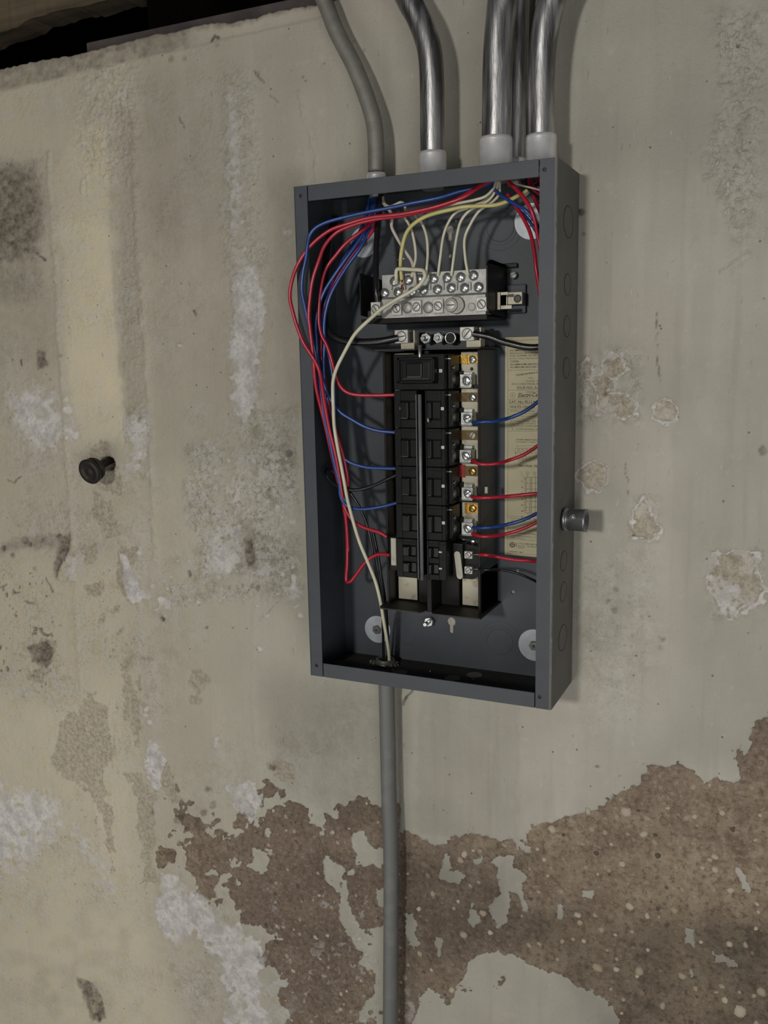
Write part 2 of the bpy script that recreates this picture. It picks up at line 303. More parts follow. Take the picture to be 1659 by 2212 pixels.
wadd('0,540 90,545 95,570 0,565', 22, .3); wadd('160,580 232,560 236,640 180,660', 26, .25); wadd('560,2120 640,2100 660,2180 600,2260', 14, .5)
wadd('1350,1180 1560,1190 1570,1215 1540,1225', 4, .0); wadd('1540,1200 1552,1190 1560,1230 1548,1235', 3, .9); wadd('1628,1192 1645,1192 1640,1230 1655,1262 1655,1310 1620,1320 1590,1340 1585,1330 1640,1300 1646,1270 1632,1235', 3, .9)
wadd('1530,1245 1570,1240 1600,1270 1600,1330 1580,1345 1560,1320 1535,1275', 7, .75); wadd('880,2130 900,2135 890,2212 870,2212', 6, .6)
wadd('385,742 393,744 392,753 384,751', 2, 1, False); wadd('1555,235 1620,180 1628,205 1580,260', 7, .35); wadd('1590,560 1625,550 1560,610', 8, .5)
wadd('1540,470 1600,450 1620,520 1560,580', 10, .22); wadd('455,1590 470,1590 478,1610 462,1612', 3, .7)
for q in pl('1270,775 1345,765 1358,800 1330,818 1378,872 1376,895 1345,905 1292,895 1258,800 1412,880 1464,905 1440,917 1250,1040 1312,1042 1270,1062 1262,1000 1390,1075 1368,1125 1420,1160 1372,1165'): white = np.maximum(white, .8*ss(dot(q[0], q[1], 6), -3, 3))
for q in pl('330,1270 300,1195 420,1225 352,1255 372,1270 560,1400 575,1330 640,1310 648,1330 315,1545 322,1560 318,1530 410,1215 470,1250 1270,1020'): white = np.maximum(white, .7*ss(dot(q[0], q[1], 7), -4, 4))
white = white*np.clip(1.0+.8*NA+1.0*NB_+.5*ND, 0, 1.15)
white = np.maximum(white, .75*ss(NB_+.8*NA+.5*NC, .20, .34)*ss(sdf(pl('400,950 560,930 645,960 645,1300 560,1330 330,1330 300,1200 430,1180')), -20, 20))
white = np.maximum(white, .6*ss(NB_+.8*NA+.5*NC, .22, .34)*ss(sdf(pl('560,1880 820,1900 820,2260 560,2260')), -30, 30))
white = np.maximum(white, .5*ss(NB_+.6*NA+.6*NC, .24, .34)*ss(sdf(pl('430,120 560,150 600,640 470,640')), -30, 30))
rim = np.exp(-((np.abs(tan-(-1.5)))/3.2)**2)*(UU > 1240)*(VV < 1400); white = np.maximum(white, rim*.85)
# ---- crusty, pitted texture
crust = np.zeros(UU.shape)
def cadd(s, soft, k): global crust; crust = np.maximum(crust, k*ss(sdf(pl(s)), -soft, soft))
cadd('395,965 440,955 520,970 540,920 600,905 645,965 648,1290 520,1300 440,1300 330,1330 320,1290 430,1230 402,1110', 16, 1); cadd('270,880 330,880 330,1040 265,1040', 12, 1); cadd('480,180 540,180 580,600 580,940 500,930 480,500', 22, .6)
cadd('-50,1200 140,1200 150,1480 -50,1500', 40, .6); cadd('170,130 290,130 300,620 230,640 160,330', 30, .55); cadd('240,250 310,250 320,920 260,900', 18, .5); cadd('-50,330 110,340 110,640 -50,640', 30, .5)
cadd('330,1890 480,1890 600,2300 440,2300 340,2040', 20, .7); cadd('-50,1660 180,1700 260,1960 -50,1960', 40, .6); cadd('250,1190 400,1190 400,1340 250,1340', 20, .6); cadd('1540,20 1660,20 1650,520 1600,560 1520,320 1560,200', 22, .6)
cadd('1250,750 1390,750 1390,920 1250,920', 12, .8); cadd('1360,1070 1430,1070 1430,1170 1360,1170', 10, .8); cadd('1525,1190 1655,1190 1655,1350 1525,1350', 12, .8); cadd('350,1700 600,1700 600,1880 380,1880', 24, .5); cadd('20,820 170,820 170,990 20,990', 25, .4)
cadd('1255,1190 1420,1190 1420,1560 1255,1560', 50, .45); cadd('560,880 640,880 640,970 560,970', 20, .8); cadd('0,900 330,1000 420,1400 300,1700 0,1650', 80, .6); cadd('-50,130 480,90 480,940 -50,940', 60, .30); cadd('200,1700 700,1500 820,1500 820,2250 -50,2250 -50,1900', 80, .30)
crust = crust*np.clip(.62+1.5*ND+.9*NA, .05, 1.1)
# ---- dark stains, soot, cracks and painted-in shade
dark = np.zeros(UU.shape)
def dadd(s, soft, k, a=True): global dark; dark = np.maximum(dark, k*ss(sdf(pl(s), UW if a else US, VW if a else VS), -soft, soft))
dadd('-60,365 20,352 75,355 92,410 90,510 70,560 30,560 -60,590', 24, .74); dadd('-60,560 80,560 90,640 40,660 -60,640', 40, .4); dadd('-60,640 120,640 130,800 -60,800', 45, .18)
for s in ('82,755 100,757 102,790 84,800 80,780', '520,1170 550,1160 556,1210 535,1230', '165,2110 200,2120 222,2160 230,2200 200,2212 180,2150', '60,1395 105,1380 115,1420 100,1445 75,1430'): dadd(s, 5, .75)
dadd('-10,1185 50,1160 130,1150 150,1165 130,1185 60,1185 0,1200', 9, .38); dadd('125,1160 150,1150 155,1180 138,1212 120,1205', 6, .85)
for q in ((8,1186,7),(50,1168,9),(62,1176,6),(88,1168,6),(28,1200,5),(130,1160,8)): dark = np.maximum(dark, .8*ss(dot(*q), -4, 4)); dadd('118,1200 132,1205 130,1255 120,1240', 4, .9); dadd('500,1140 560,1140 560,1240 520,1240', 14, .3)
for s, w_ in (('18,1035 32,1042 45,1030', 1.4), ('46,775 48,790', 1.4), ('870,1522 882,1500 892,1488', 2.4), ('600,1300 560,1340', .1), ('1420,672 1418,760 1425,820', 1), ('1352,1000 1354,1072', .8), ('185,2150 205,2175 212,2205', 5),
              ('85,1360 100,1372 112,1368', 1.8), ('55,1300 75,1305', 1.4), ('100,1248 108,1262 112,1280', 1.6), ('0,1270 15,1262', 1.4), ('455,90 462,75 470,80', 3), ('80,545 95,560', 3), ('390,255 398,275', 1.4), ('585,205 600,222', 1.2), ('552,155 572,180', 1.0), ('420,672 424,680', 2.2), ('1245,460 1258,462', 3)):
    dark = np.maximum(dark, ss(w_+1.5-seg(pl(s)), 0, 2.5)*.85)
for (u, v, r, k) in ((626, 980, 9, .9), (410, 1238, 6, .8), (352, 1337, 5, .85), (588, 1660, 9, .7), (450, 1705, 6, .55), (445, 1357, 3, .9), (612, 1100, 5, .3), (133, 769, 4, .6), (108, 820, 3, .6), (1255, 460, 8, .95), (1262, 505, 4, .6), (1648, 975, 10, .6), (1635, 32, 6, .5), (1550, 100, 7, .55), (1570, 110, 6, .35),
                     (1594, 100, 6, .7), (1430, 1380, 6, .5), (1425, 1398, 5, .4), (1370, 1156, 4, .8), (1308, 850, 3, .9), (1279, 847, 3, .7), (1290, 1655, 3, .8), (960, 1635, 3, .5), (1390, 1650, 2, .7), (1316, 1890, 5, .8), (1338, 1676, 3, .8), (228, 995, 9, 1), (236, 1008, 8, 1), (233, 1003, 9, 1),
                     (1330, 1275, 6, .5), (1312, 1300, 5, .5), (1328, 1320, 7, .5), (1380, 1150, 2, .5), (545, 1265, 6, .55), (558, 1270, 7, .6), (330, 1755, 6, .5), (385, 1770, 10, .6), (440, 1755, 8, .5), (460, 1740, 8, .5), (470, 95, 5, .4), (378, 385, 3, .6), (560, 160, 3, .5), (655, 165, 4, .6), (660, 175, 3, .6), (765, 88, 3, .6), (785, 108, 4, .6)):
    dark = np.maximum(dark, ss(dot(u, v, r), -2, 2.5)*k)
for (u, v) in ((60, 170), (400, 98), (405, 88), (370, 126), (398, 127), (232, 95), (140, 118), (240, 90)): dark = np.maximum(dark, .45*ss(dot(u, v, 6), -3, 3))
sp = vnoise(UU, VV, 7, 33, 2); reg = ss(sdf(pl('-60,1210 130,1215 140,1480 -60,1500')), -40, 40)*.8+ss(sdf(pl('430,970 645,965 645,1290 440,1290')), -20, 20)*.45+ss(sdf(pl('1260,1200 1400,1200 1400,1560 1260,1560')), -40, 40)*.25
dark = np.maximum(dark, ss(sp+vnoise(UU, VV, 40, 35, 1)*.35, .27, .36)*reg); dark = np.maximum(dark, ss(sdf(pl('60,1590 150,1590 330,1900 200,2100 60,2100')), -60, 60)*ss(sp+vnoise(UU, VV, 60, 36, 1)*.4, .34, .46)*.35)
dark = dark*np.clip(1+.9*NB_+.5*NC, .2, 1.2)
dark = np.maximum(dark, .40*ss(sdf(pl('505,1150 560,1140 575,1200 555,1245 515,1230')), -16, 16)*(.8+NB_)); dark = np.maximum(dark, .30*ss(sdf(pl('560,370 660,370 660,900 640,1330 560,1280 600,900')), -40, 40)*(.6+.9*ND))  # second patch: grime plus the panel's shade painted in on its left
dark = np.maximum(dark, .20*ss(sdf(pl('300,240 470,230 470,560 300,520')), -60, 60)*(.8+.9*ND)); dark = np.maximum(dark, .16*ss(sdf(pl('0,1950 300,1980 330,2212 0,2212')), -60, 60)*np.clip(.4+2.4*NA, 0, 1.6))
dark = np.maximum(dark, .13*ss(sdf(pl('905,1480 1120,1500 1122,1820 900,1800')), -7, 7)); dark = np.maximum(dark, .15*ss(sdf(pl('560,1470 820,1500 820,1640 600,1640')), -40, 40)); dark = np.maximum(dark, .10*ss(sdf(pl('1240,-60 1720,-60 1720,420 1300,400')), -130, 130)); dark = np.maximum(dark, .10*ss(sdf(pl('640,-60 1240,-60 1200,420 640,420')), -60, 60))  # panel's shadow below it and the dimmer upper wall, painted as darkening
# top ledge band soot
VT = VV-(164-UU*.2333)     # roughly pixels below the top edge
dark = np.maximum(dark, (.46+.5*NB_)*ss(35-VT+NB_*6, 0, 9)*ss(440-UU, 0, 60)); dark = np.maximum(dark, (.55+.7*vnoise(UU, VV, 30, 41, 2))*ss(13-VT+vnoise(UU, VV, 12, 44, 2)*14, 0, 16)*(UU < 760))
dark = np.maximum(dark, .22*ss(sdf(pl('255,230 300,230 310,900 275,900 258,700')), -14, 14)); dark = np.maximum(dark, .16*ss(sdf(pl('290,160 400,160 420,300 300,330')), -60, 60))
rn = ss(1-np.abs(NB_*1.5+NC*.7+NA*.6)*6.5, .1, .9); wr = np.zeros(UU.shape)
for s_, k_ in (('1545,30 1640,30 1650,240 1625,500 1590,540 1515,330 1560,220', 1), ('165,125 300,125 305,420 250,380 165,330', .7), ('475,160 545,160 580,620 480,600', .8), ('260,420 310,420 318,900 270,880', .5), ('1255,770 1380,770 1380,910 1260,910', .8), ('1250,1210 1330,1210 1380,1500 1260,1480', .35), ('545,900 640,880 645,1300 430,1290 400,960', .6)):
    wr = np.maximum(wr, k_*ss(sdf(pl(s_)), -18, 18))
white = np.maximum(white, .72*rn*wr); dark = np.maximum(dark, .28*wr*ss(NC+NB_*.6, .16, .30)*(1-rn))
# ---- ochre-yellow coat on the left
yel = .35*ss(900-UU, 0, 700)+.0
yel = np.maximum(yel, 1.0*ss(sdf(pl('165,270 235,270 240,420 245,640 262,800 268,930 250,960 170,960 140,800 125,560 112,360')), -16, 16)*(.75+.6*vnoise(UU, VV, 120, 61, 2)))
yel = np.maximum(yel, .8*ss(8-np.abs(UU-(238+(VV-600)*.075)), 0, 8)*ss(VV, 480, 560)*ss(1000-VV, 0, 60))
yel = np.maximum(yel, .62*ss(sdf(pl('-80,1180 300,1180 330,1900 420,2300 -80,2300')), -70, 70)); yel = np.maximum(yel, .5*ss(sdf(pl('-80,150 120,150 130,340 -80,340')), -50, 50))
tone = 1+.10*ss(sdf(pl('1124,1480 1240,1400 1300,900 1460,900 1470,1500 1400,1660 1124,1800')), -30, 30)-.26*ss(sdf(pl('860,1840 1100,1850 1120,1960 1400,1960 1700,2000 1700,2250 1300,2250 1200,2060 1050,2030 860,2140')), -40, 40)*np.clip(.9+1.3*ND, 0, 1.3)+.16*ss(sdf(pl('1150,1790 1480,1650 1720,1700 1720,1880 1300,1900')), -50, 50)*np.clip(.8+1.3*ND, 0, 1.3)-.2*ss(sdf(pl('340,1700 840,1700 860,2260 560,2260')), -50, 50)*np.clip(.5+2*ND, -.6, 1.3)*(bare > 0)  # lit area beside the panel's shadow painted lighter; damp render darker
tone += -.13*ss(sdf(pl('290,60 640,60 640,1000 330,1000')), -40, 40)-.10*ss(sdf(pl('560,1440 830,1490 830,1760 600,1720')), -40, 40)+.15*ss(sdf(pl('-100,1500 260,1500 420,2300 -100,2300')), -90, 90)+.09*ss(sdf(pl('120,480 250,480 270,950 150,980')), -16, 16)-.09*ss(sdf(pl('900,1960 1700,2020 1700,2300 900,2300')), -60, 60)*(bare > 0)-.07*ss(sdf(pl('1250,-80 1720,-80 1720,500 1250,300')), -120, 120)  # regional tone; includes the panel's shade beside the pipe and dimmer upper right
# ---- relief (metres, + = towards the room)
relief = np.zeros(UU.shape)
def ridge(s, w_, h): global relief; d = seg(pl(s)); relief += h*np.exp(-(d/w_)**2)*(1+1.1*vnoise(UU, VV, 13, int(w_*7+len(s)), 2))
ridge('104,330 118,560 130,760 140,930 152,1080 158,1250', 5, .0020); ridge('287,240 290,420 300,560 312,740 322,900 330,1080 336,1210', 6, .0022); ridge('645,200 655,245 668,280 680,330 684,392', 3.5, .0018)
ridge('493,170 500,330 505,520 512,720', 8, .0014); ridge('535,600 560,760 555,900', 4, .0010); ridge('560,900 545,1500 560,1700', 5, .0008); ridge('160,1250 175,1500 220,1850', 5, .0010)
ridge('1460,700 1480,900 1470,1150', 6, .0006); ridge('1578,560 1575,900 1560,1200 1545,1340', 7, .0007); ridge('1618,180 1620,220 1590,235', 5, .0022); ridge('1560,590 1590,570 1618,552', 7, .0022); ridge('1490,560 1500,520', 4, .001)
ridge('868,1500 868,1790', 4, .0012); ridge('1120,1560 1118,1790', 5, .0004); ridge('1595,300 1655,290', 3, .001); ridge('170,1500 240,1500', .1, 0)
for k in range(34):
    a = RNG.rand()*6.28; u = 1560+RNG.rand()*70-(RNG.rand() < .3)*30; v = 40+RNG.rand()*460; ridge('%f,%f %f,%f %f,%f' % (u, v, u+9*math.cos(a), v+12*math.sin(a), u+14*math.cos(a+.8), v+20*math.sin(a+.8)), 2.8, .0026)
for k in range(26):
    u = 170+RNG.rand()*120; v = 140+RNG.rand()*260; ridge('%f,%f %f,%f' % (u, v, u+RNG.rand()*8-4, v+8+RNG.rand()*22), 2.6, .0022)
relief += .0016*ss(VT-33+vnoise(UU, VV, 20, 47, 2)*6, -3, 3)*(UU < 700)-.0016*(UU < 700)
bm_ = ss(bare, -2.2, 2.2); tm_ = ss(tan, -2, 2)
n1 = vnoise(UU, VV, 14, 71, 3); n2 = vnoise(UU, VV, 5, 73, 2); n3 = vnoise(UU, VV, 90, 75, 2)
relief += -.0020*bm_+bm_*(.0022*n1+.0022*n2)-.0009*tm_*(1-bm_)+tm_*.0010*n2+crust*(.0036*n1+.0028*n2)+white*(.0012*n1+.0012*n2+.0003)+.0020*rn*wr+.0012*n3
relief += -.0035*ss(dark-.6, 0, .3)*(VV > 900)*(UU < 800)-.009*ss(dot(233, 1002, 14), -3, 5)
vs_ = vnoise(UU*1.0, VV*.06, 5, 81, 2); relief += (1-bm_)*.00035*vs_*ss(UU, 900, 1250)
relief = np.clip(relief, -.02, .0052)
inbox = (np.abs(XX) < .19) & (np.abs(ZZ) < .352); relief[inbox] = np.minimum(relief[inbox], .0012)
ZZ2 = ZZ.copy(); jg = (vnoise(UU, VV*0, 110, 301, 2)*.016+vnoise(UU, VV*0, 7, 303, 1)*.0025)*ss(900-UU, 0, 300); ZZ2 += jg*ss(ZZ, WALLTOP-.03, WALLTOP)
nz_, nx_ = XX.shape
co = np.stack([XX, -relief, ZZ2], -1).reshape(-1, 3)
idx = np.arange(nz_*nx_).reshape(nz_, nx_)
F = np.stack([idx[:-1, :-1], idx[:-1, 1:], idx[1:, 1:], idx[1:, :-1]], -1).reshape(-1, 4)
# the top of the wall, running back
tb = np.stack([XX[-1], np.full(nx_, .45), ZZ2[-1]-.006], -1); i2 = nz_*nx_+np.arange(nx_)
co = np.concatenate([co, tb]); F = np.concatenate([F, np.stack([idx[-1, :-1], idx[-1, 1:], i2[1:], i2[:-1]], -1)])
me = bpy.data.meshes.new('wall_back'); me.vertices.add(len(co)); me.vertices.foreach_set('co', co.ravel())
me.loops.add(F.size); me.loops.foreach_set('vertex_index', F.ravel().astype(np.int32)); me.polygons.add(len(F)); me.polygons.foreach_set('loop_start', np.arange(0, F.size, 4, dtype=np.int32)); me.polygons.foreach_set('loop_total', np.full(len(F), 4, dtype=np.int32))
me.update(); me.polygons.foreach_set('use_smooth', np.ones(len(F), bool))
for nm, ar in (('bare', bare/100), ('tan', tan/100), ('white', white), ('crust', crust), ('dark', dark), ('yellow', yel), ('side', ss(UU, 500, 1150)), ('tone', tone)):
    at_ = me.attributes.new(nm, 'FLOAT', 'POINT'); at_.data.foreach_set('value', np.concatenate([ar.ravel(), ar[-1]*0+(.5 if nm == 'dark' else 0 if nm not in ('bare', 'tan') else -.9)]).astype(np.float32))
wall = bpy.data.objects.new('wall_back', me); COL.objects.link(wall); wall['kind'] = 'structure'

def wall_material():
    m = bpy.data.materials.new('old_painted_concrete'); m.use_nodes = True; nt = m.node_tree; N = nt.nodes; L = nt.links; B = N['Principled BSDF']
    tc = N.new('ShaderNodeTexCoord').outputs['Object']
    def A(n): a = N.new('ShaderNodeAttribute'); a.attribute_name = n; return a.outputs['Fac']
    def noise(sc, det=4, st=None, rough=.55):
        n = N.new('ShaderNodeTexNoise'); n.inputs['Scale'].default_value = sc; n.inputs['Detail'].default_value = det; n.inputs['Roughness'].default_value = rough; v = tc
        if st: mp = N.new('ShaderNodeMapping'); mp.inputs['Scale'].default_value = st; L.new(tc, mp.inputs[0]); v = mp.outputs[0]
        L.new(v, n.inputs['Vector']); return n.outputs['Fac']
    def mth(op, a, b=None, c=None, cl=False):
        n = N.new('ShaderNodeMath'); n.operation = op; n.use_clamp = cl
        for i, x in enumerate((a, b, c)):
            if x is None: continue
            if isinstance(x, (int, float)): n.inputs[i].default_value = x
            else: L.new(x, n.inputs[i])
        return n.outputs[0]
    def mr(x, a, b, c=0., d=1., sm=True):
        n = N.new('ShaderNodeMapRange'); n.interpolation_type = 'SMOOTHSTEP' if sm else 'LINEAR'; L.new(x, n.inputs[0])
        for i, q in enumerate((a, b, c, d)): n.inputs[i+1].default_value = q
        return n.outputs[0]
    def mix(f, a, b, mode='MIX'):
        n = N.new('ShaderNodeMix'); n.data_type = 'RGBA'; n.blend_type = mode
        if isinstance(f, (int, float)): n.inputs[0].default_value = f
        else: L.new(f, n.inputs[0])
        for i, x in ((6, a), (7, b)):
            if isinstance(x, tuple): n.inputs[i].default_value = x+(1,)
            else: L.new(x, n.inputs[i])
        return n.outputs[2]
    nb_ = noise(7, 5); nf = noise(130, 5, rough=.65); nm = noise(38, 5, rough=.65); nst = noise(60, 4, (1, 1, .05)); nff = noise(420, 4, rough=.7); nbig = noise(2.2, 4)
    grey = mix(mr(nb_, .3, .7), PAINT_A, PAINT_B); grey = mix(mr(nbig, .35, .65), grey, mix(1.0, grey, (.95, 1.0, .97), 'MULTIPLY'))
    greyr = mix(mth('MULTIPLY', mr(nst, .52, .72), mth('MULTIPLY', A('side'), .35)), grey, PAINT_STREAK)
    yl = mix(mr(nm, .3, .7), (.575, .505, .345), (.53, .475, .365)); nv = noise(15, 5, (1, 1, .14)); greyr = mix(mr(nv, .50, .72, 0, .28), greyr, (.285, .262, .215)); greyr = mix(mr(nv, .48, .30, 0, .30), greyr, (.47, .455, .405)); c = mix(mth('MULTIPLY', A('yellow'), 1.0, cl=True), greyr, yl)
    # faint blotches and tiny pits
    c = mix(mr(nf, .55, .80, 0, .30), c, (.26, .24, .19)); c = mix(mr(nff, .58, .76, 0, .42), c, (.20, .18, .14)); nsp = noise(200, 3, (1, 1, .22)); c = mix(mr(nsp, .66, .74, 0, .5), c, (.17, .15, .12)); c = mix(mr(nsp, .33, .25, 0, .5), c, (.52, .50, .45)); c = mix(mr(nm, .56, .75, 0, .25), c, (.50, .48, .43))
    vp = N.new('ShaderNodeTexVoronoi'); vp.inputs['Scale'].default_value = 62; L.new(tc, vp.inputs['Vector']); pit = mth('MULTIPLY', mr(vp.outputs['Distance'], .10, .04), mr(vp.outputs['Color'], .80, .86))
    c = mix(mth('MULTIPLY', pit, .75), c, (.14, .125, .10))
    # crust: mottled light and dark
    cr = A('crust'); c = mix(mth('MULTIPLY', cr, mr(nm, .44, .58, 0, .70)), c, (.50, .485, .43)); c = mix(mth('MULTIPLY', cr, mr(nf, .48, .38, 0, .65)), c, (.25, .235, .185)); c = mix(mth('MULTIPLY', cr, mr(nff, .52, .64, 0, .75)), c, (.15, .135, .10)); c = mix(mth('MULTIPLY', cr, mr(nm, .46, .36, 0, .55)), c, (.26, .245, .195))
    # tan top-coat loss
    tm = mr(mth('ADD', A('tan'), mth('MULTIPLY', mth('SUBTRACT', nf, .5), .16)), -.008, .008); tcn = mix(mr(nf, .38, .62), (.255, .215, .155), (.40, .36, .285)); tcn = mix(mr(nff, .52, .66, 0, .6), tcn, (.15, .12, .085)); tcn = mix(mth('MULTIPLY', mr(nm, .50, .62, 0, .7), A('side')), tcn, (.47, .44, .39)); c = mix(mth('MULTIPLY', tm, .72), c, tcn)
    # bare brown render with aggregate
    bmk = mr(mth('ADD', A('bare'), mth('MULTIPLY', mth('SUBTRACT', nf, .5), .14)), -.008, .008)
    br = mix(mr(nb_, .38, .62), (.285, .222, .150), (.175, .130, .095)); br = mix(mr(nm, .36, .66, 0, .75), br, (.37, .305, .220)); br = mix(mr(nbig, .42, .60, 0, .7), br, (.205, .150, .118)); br = mix(mr(nf, .50, .66, 0, .70), br, (.12, .088, .064)); br = mix(mr(nf, .46, .32, 0, .5), br, (.40, .34, .255))
    v1 = N.new('ShaderNodeTexVoronoi'); v1.inputs['Scale'].default_value = 95; L.new(tc, v1.inputs['Vector']); st1 = mth('MULTIPLY', mr(v1.outputs['Distance'], .42, .30), mr(v1.outputs['Color'], .62, .70))
    br = mix(mth('MULTIPLY', st1, .55), br, (.34, .285, .215)); v2 = N.new('ShaderNodeTexVoronoi'); v2.inputs['Scale'].default_value = 240; L.new(tc, v2.inputs['Vector']); st2 = mth('MULTIPLY', mr(v2.outputs['Distance'], .36, .24), mr(v2.outputs['Color'], .60, .68))
    br = mix(mth('MULTIPLY', st2, .5), br, (.37, .32, .25)); br = mix(mr(nff, .54, .68, 0, .55), br, (.10, .074, .054)); c = mix(bmk, c, br)
    # salts, stains and the painted shade
    wm = mth('MULTIPLY', mr(mth('ADD', A('white'), mth('ADD', mth('MULTIPLY', mth('SUBTRACT', nf, .5), 1.1), mth('MULTIPLY', mth('SUBTRACT', nm, .5), 1.0))), .30, .88), mr(A('white'), .02, .25)); c = mix(mth('MULTIPLY', wm, mr(A('white'), 0, 1, .45, .95)), c, mix(mr(nm, .4, .65), mix(mr(nf, .4, .65), (.73, .71, .685), (.60, .58, .55)), (.46, .435, .415)))
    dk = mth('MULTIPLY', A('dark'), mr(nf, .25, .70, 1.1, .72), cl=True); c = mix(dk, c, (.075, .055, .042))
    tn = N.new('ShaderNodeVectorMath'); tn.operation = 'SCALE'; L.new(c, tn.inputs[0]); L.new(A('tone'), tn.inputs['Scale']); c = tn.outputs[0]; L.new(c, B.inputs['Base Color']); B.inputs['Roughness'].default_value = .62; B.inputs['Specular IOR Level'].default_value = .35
    L.new(mr(bmk, 0, 1, .60, .85), B.inputs['Roughness'])
    h = mth('ADD', mth('MULTIPLY', nf, mth('ADD', mth('ADD', mth('MULTIPLY', cr, 1.3), mth('MULTIPLY', bmk, 1.5)), .35)), mth('MULTIPLY', nff, mth('ADD', mth('MULTIPLY', bmk, .8), mth('ADD', .25, mth('MULTIPLY', A('white'), .8)))))
    h = mth('ADD', h, mth('MULTIPLY', nst, mth('MULTIPLY', mth('SUBTRACT', 1., bmk), .35))); h = mth('SUBTRACT', h, mth('MULTIPLY', pit, .6)); h = mth('ADD', h, mth('MULTIPLY', st1, mth('MULTIPLY', bmk, .5)))
    bp = N.new('ShaderNodeBump'); bp.inputs['Strength'].default_value = .85; bp.inputs['Distance'].default_value = .0026; L.new(h, bp.inputs['Height']); L.new(bp.outputs[0], B.inputs['Normal'])
    return m
PAINT_A, PAINT_B, PAINT_STREAK = (.378, .350, .302), (.326, .300, .257), (.272, .248, .208)
me.materials.append(wall_material())

# pebbles standing out of the bare render
stone_m = [mat('pebble_'+n, c, .8, 0, .2, 200, .4, 500) for n, c in (('tan', (.33, .27, .195)), ('pale', (.42, .365, .285)), ('brown', (.21, .155, .112)), ('dark', (.10, .075, .055)))]
def pebble_mesh(k):
    vs = []; fs = []; r = np.random.RandomState(k)
    for (d, q) in ((-.25, 1.0), (.30, .86), (.62, .48)):
        for i in range(8): a = 2*math.pi*i/8; w_ = q*(.85+.3*r.rand()); vs.append((math.cos(a)*w_, -d, math.sin(a)*w_))
    vs.append((0, -.72, 0))
    for i in range(8): j = (i+1) % 8; fs += [(i, j, 8+j, 8+i), (8+i, 8+j, 16+j, 16+i), (16+i, 16+j, 24)]
    me_ = bpy.data.meshes.new('pebble'); me_.from_pydata(vs, [], fs); me_.polygons.foreach_set('use_smooth', [True]*len(fs)); bm = bmesh.new(); bm.from_mesh(me_); bmesh.ops.recalc_face_normals(bm, faces=bm.faces); bm.to_mesh(me_); bm.free(); me_.materials.append(stone_m[k % 4] if k < 16 else stone_m[0]); return me_
pm = [pebble_mesh(k) for k in range(8)]
cand = np.argwhere((bare > 10) & (UU > 560) & (UU < 1690) & (VV < 2260)); RNG.shuffle(cand); n_p = 0; used = []
special = [(1352, 1755, .0085, 1), (1192, 1792, .0075, 1), (1265, 1875, .0045, 0), (1390, 1803, .0065, 1), (1270, 1752, .0055, 1), (1544, 1853, .0050, 1), (1598, 2187, .0085, 1), (1560, 1757, .0055, 1), (1500, 1765, .0045, 1), (1360, 1960, .0060, 1), (1248, 1977, .0055, 1), (1002, 1847, .0055, 1), (934, 1932, .0050, 0), (1218, 1842, .0045, 2), (1278, 1792, .0050, 0), (1175, 1858, .0045, 1), (1420, 1850, .0050, 3), (1460, 1875, .0045, 0), (1380, 2100, .0065, 0), (1290, 2092, .0070, 0)]
def add_pebble(x, z, y, r, k):
    global n_p
    o = bpy.data.objects.new('pebble', pm[k]); COL.objects.link(o); o.parent = wall; o.location = (x, y, z); o.scale = (r*(.8+.5*RNG.rand()), r*.8, r*(.8+.4*RNG.rand())); o.rotation_euler = (0, RNG.rand()*6.28, 0); n_p += 1
for (u, v, r, k) in special: q = at(u, v, 0); i = int(np.argmin(np.abs(gz-q[2]))); j = int(np.argmin(np.abs(gx-q[0]))); add_pebble(q[0], q[2], -relief[i, j]+r*.12, r, k)
for (i, j) in cand[:9000]:
    if n_p >= 290: break
    r = .0030+.0030*RNG.rand()**2; x, z = XX[i, j], ZZ[i, j]
    if any((x-a)**2+(z-b)**2 < (r+c_+.003)**2 for a, b, c_ in used): continue
    used.append((x, z, r)); add_pebble(x, z, -relief[i, j]+r*.22, r, int(RNG.choice([0, 0, 4, 1, 5, 2, 6, 3])))

# ---- dark gap, slat and rough joist above the wall
def rough_beam(x0, x1, y0, y1, z0, z1, jag, seed, n=60):
    m = MB(); r = np.random.RandomState(seed); xs = np.linspace(x0, x1, n); zb = z0+jag*(vn1(xs*9, seed)+.5*vn1(xs*31, seed+1)); pts = []
    for i, x in enumerate(xs): pts += [(x, y0+.004*r.rand(), zb[i]), (x, y0, z1), (x, y1, z1), (x, y1, zb[i]+.004*r.rand())]
    m.add(pts, [(i*4+k, i*4+(k+1) % 4, i*4+4+(k+1) % 4, i*4+4+k) for i in range(n-1) for k in range(4)]+[(0, 1, 2, 3), tuple((n-1)*4+k for k in range(4))]); return m
def vn1(x, seed): T = np.random.RandomState(seed).rand(512); i = np.floor(x).astype(int); f = x-i; f = f*f*(3-2*f); return T[i & 511]*(1-f)+T[(i+1) & 511]*f-.5
tag(rough_beam(-1.20, -.590, .100, .160, .716, .860, .020, 4).build('floor_joist', M['wood']), 'rough brown timber with a ragged lower edge at the top left corner', 'timber beam')
tag(rough_beam(-2.3, -1.205, .105, .160, .722, .860, .016, 14).build('floor_joist', M['wood']), 'rough brown timber end beyond the top left corner of the picture', 'timber beam')
tag(MB().box(-.640, -.200, .022, .050, .6040, .6330, .002).build('wooden_slat', M['shim']), 'thin grey slat lying along the top of the wall in the dark gap', 'slat')
g = rough_beam(-.585, 1.6, .115, .150, .668, .860, .006, 21, 30).build('gap_blackout_2', M['flatblack']); g['kind'] = 'structure'  # black beam added to keep the gap dark
g = rough_beam(-2.4, 1.6, .300, .440, .590, 1.0, .003, 8, 30).build('gap_blackout_1', M['flatblack']); g['kind'] = 'structure'  # dark backing added behind the gap against stray light
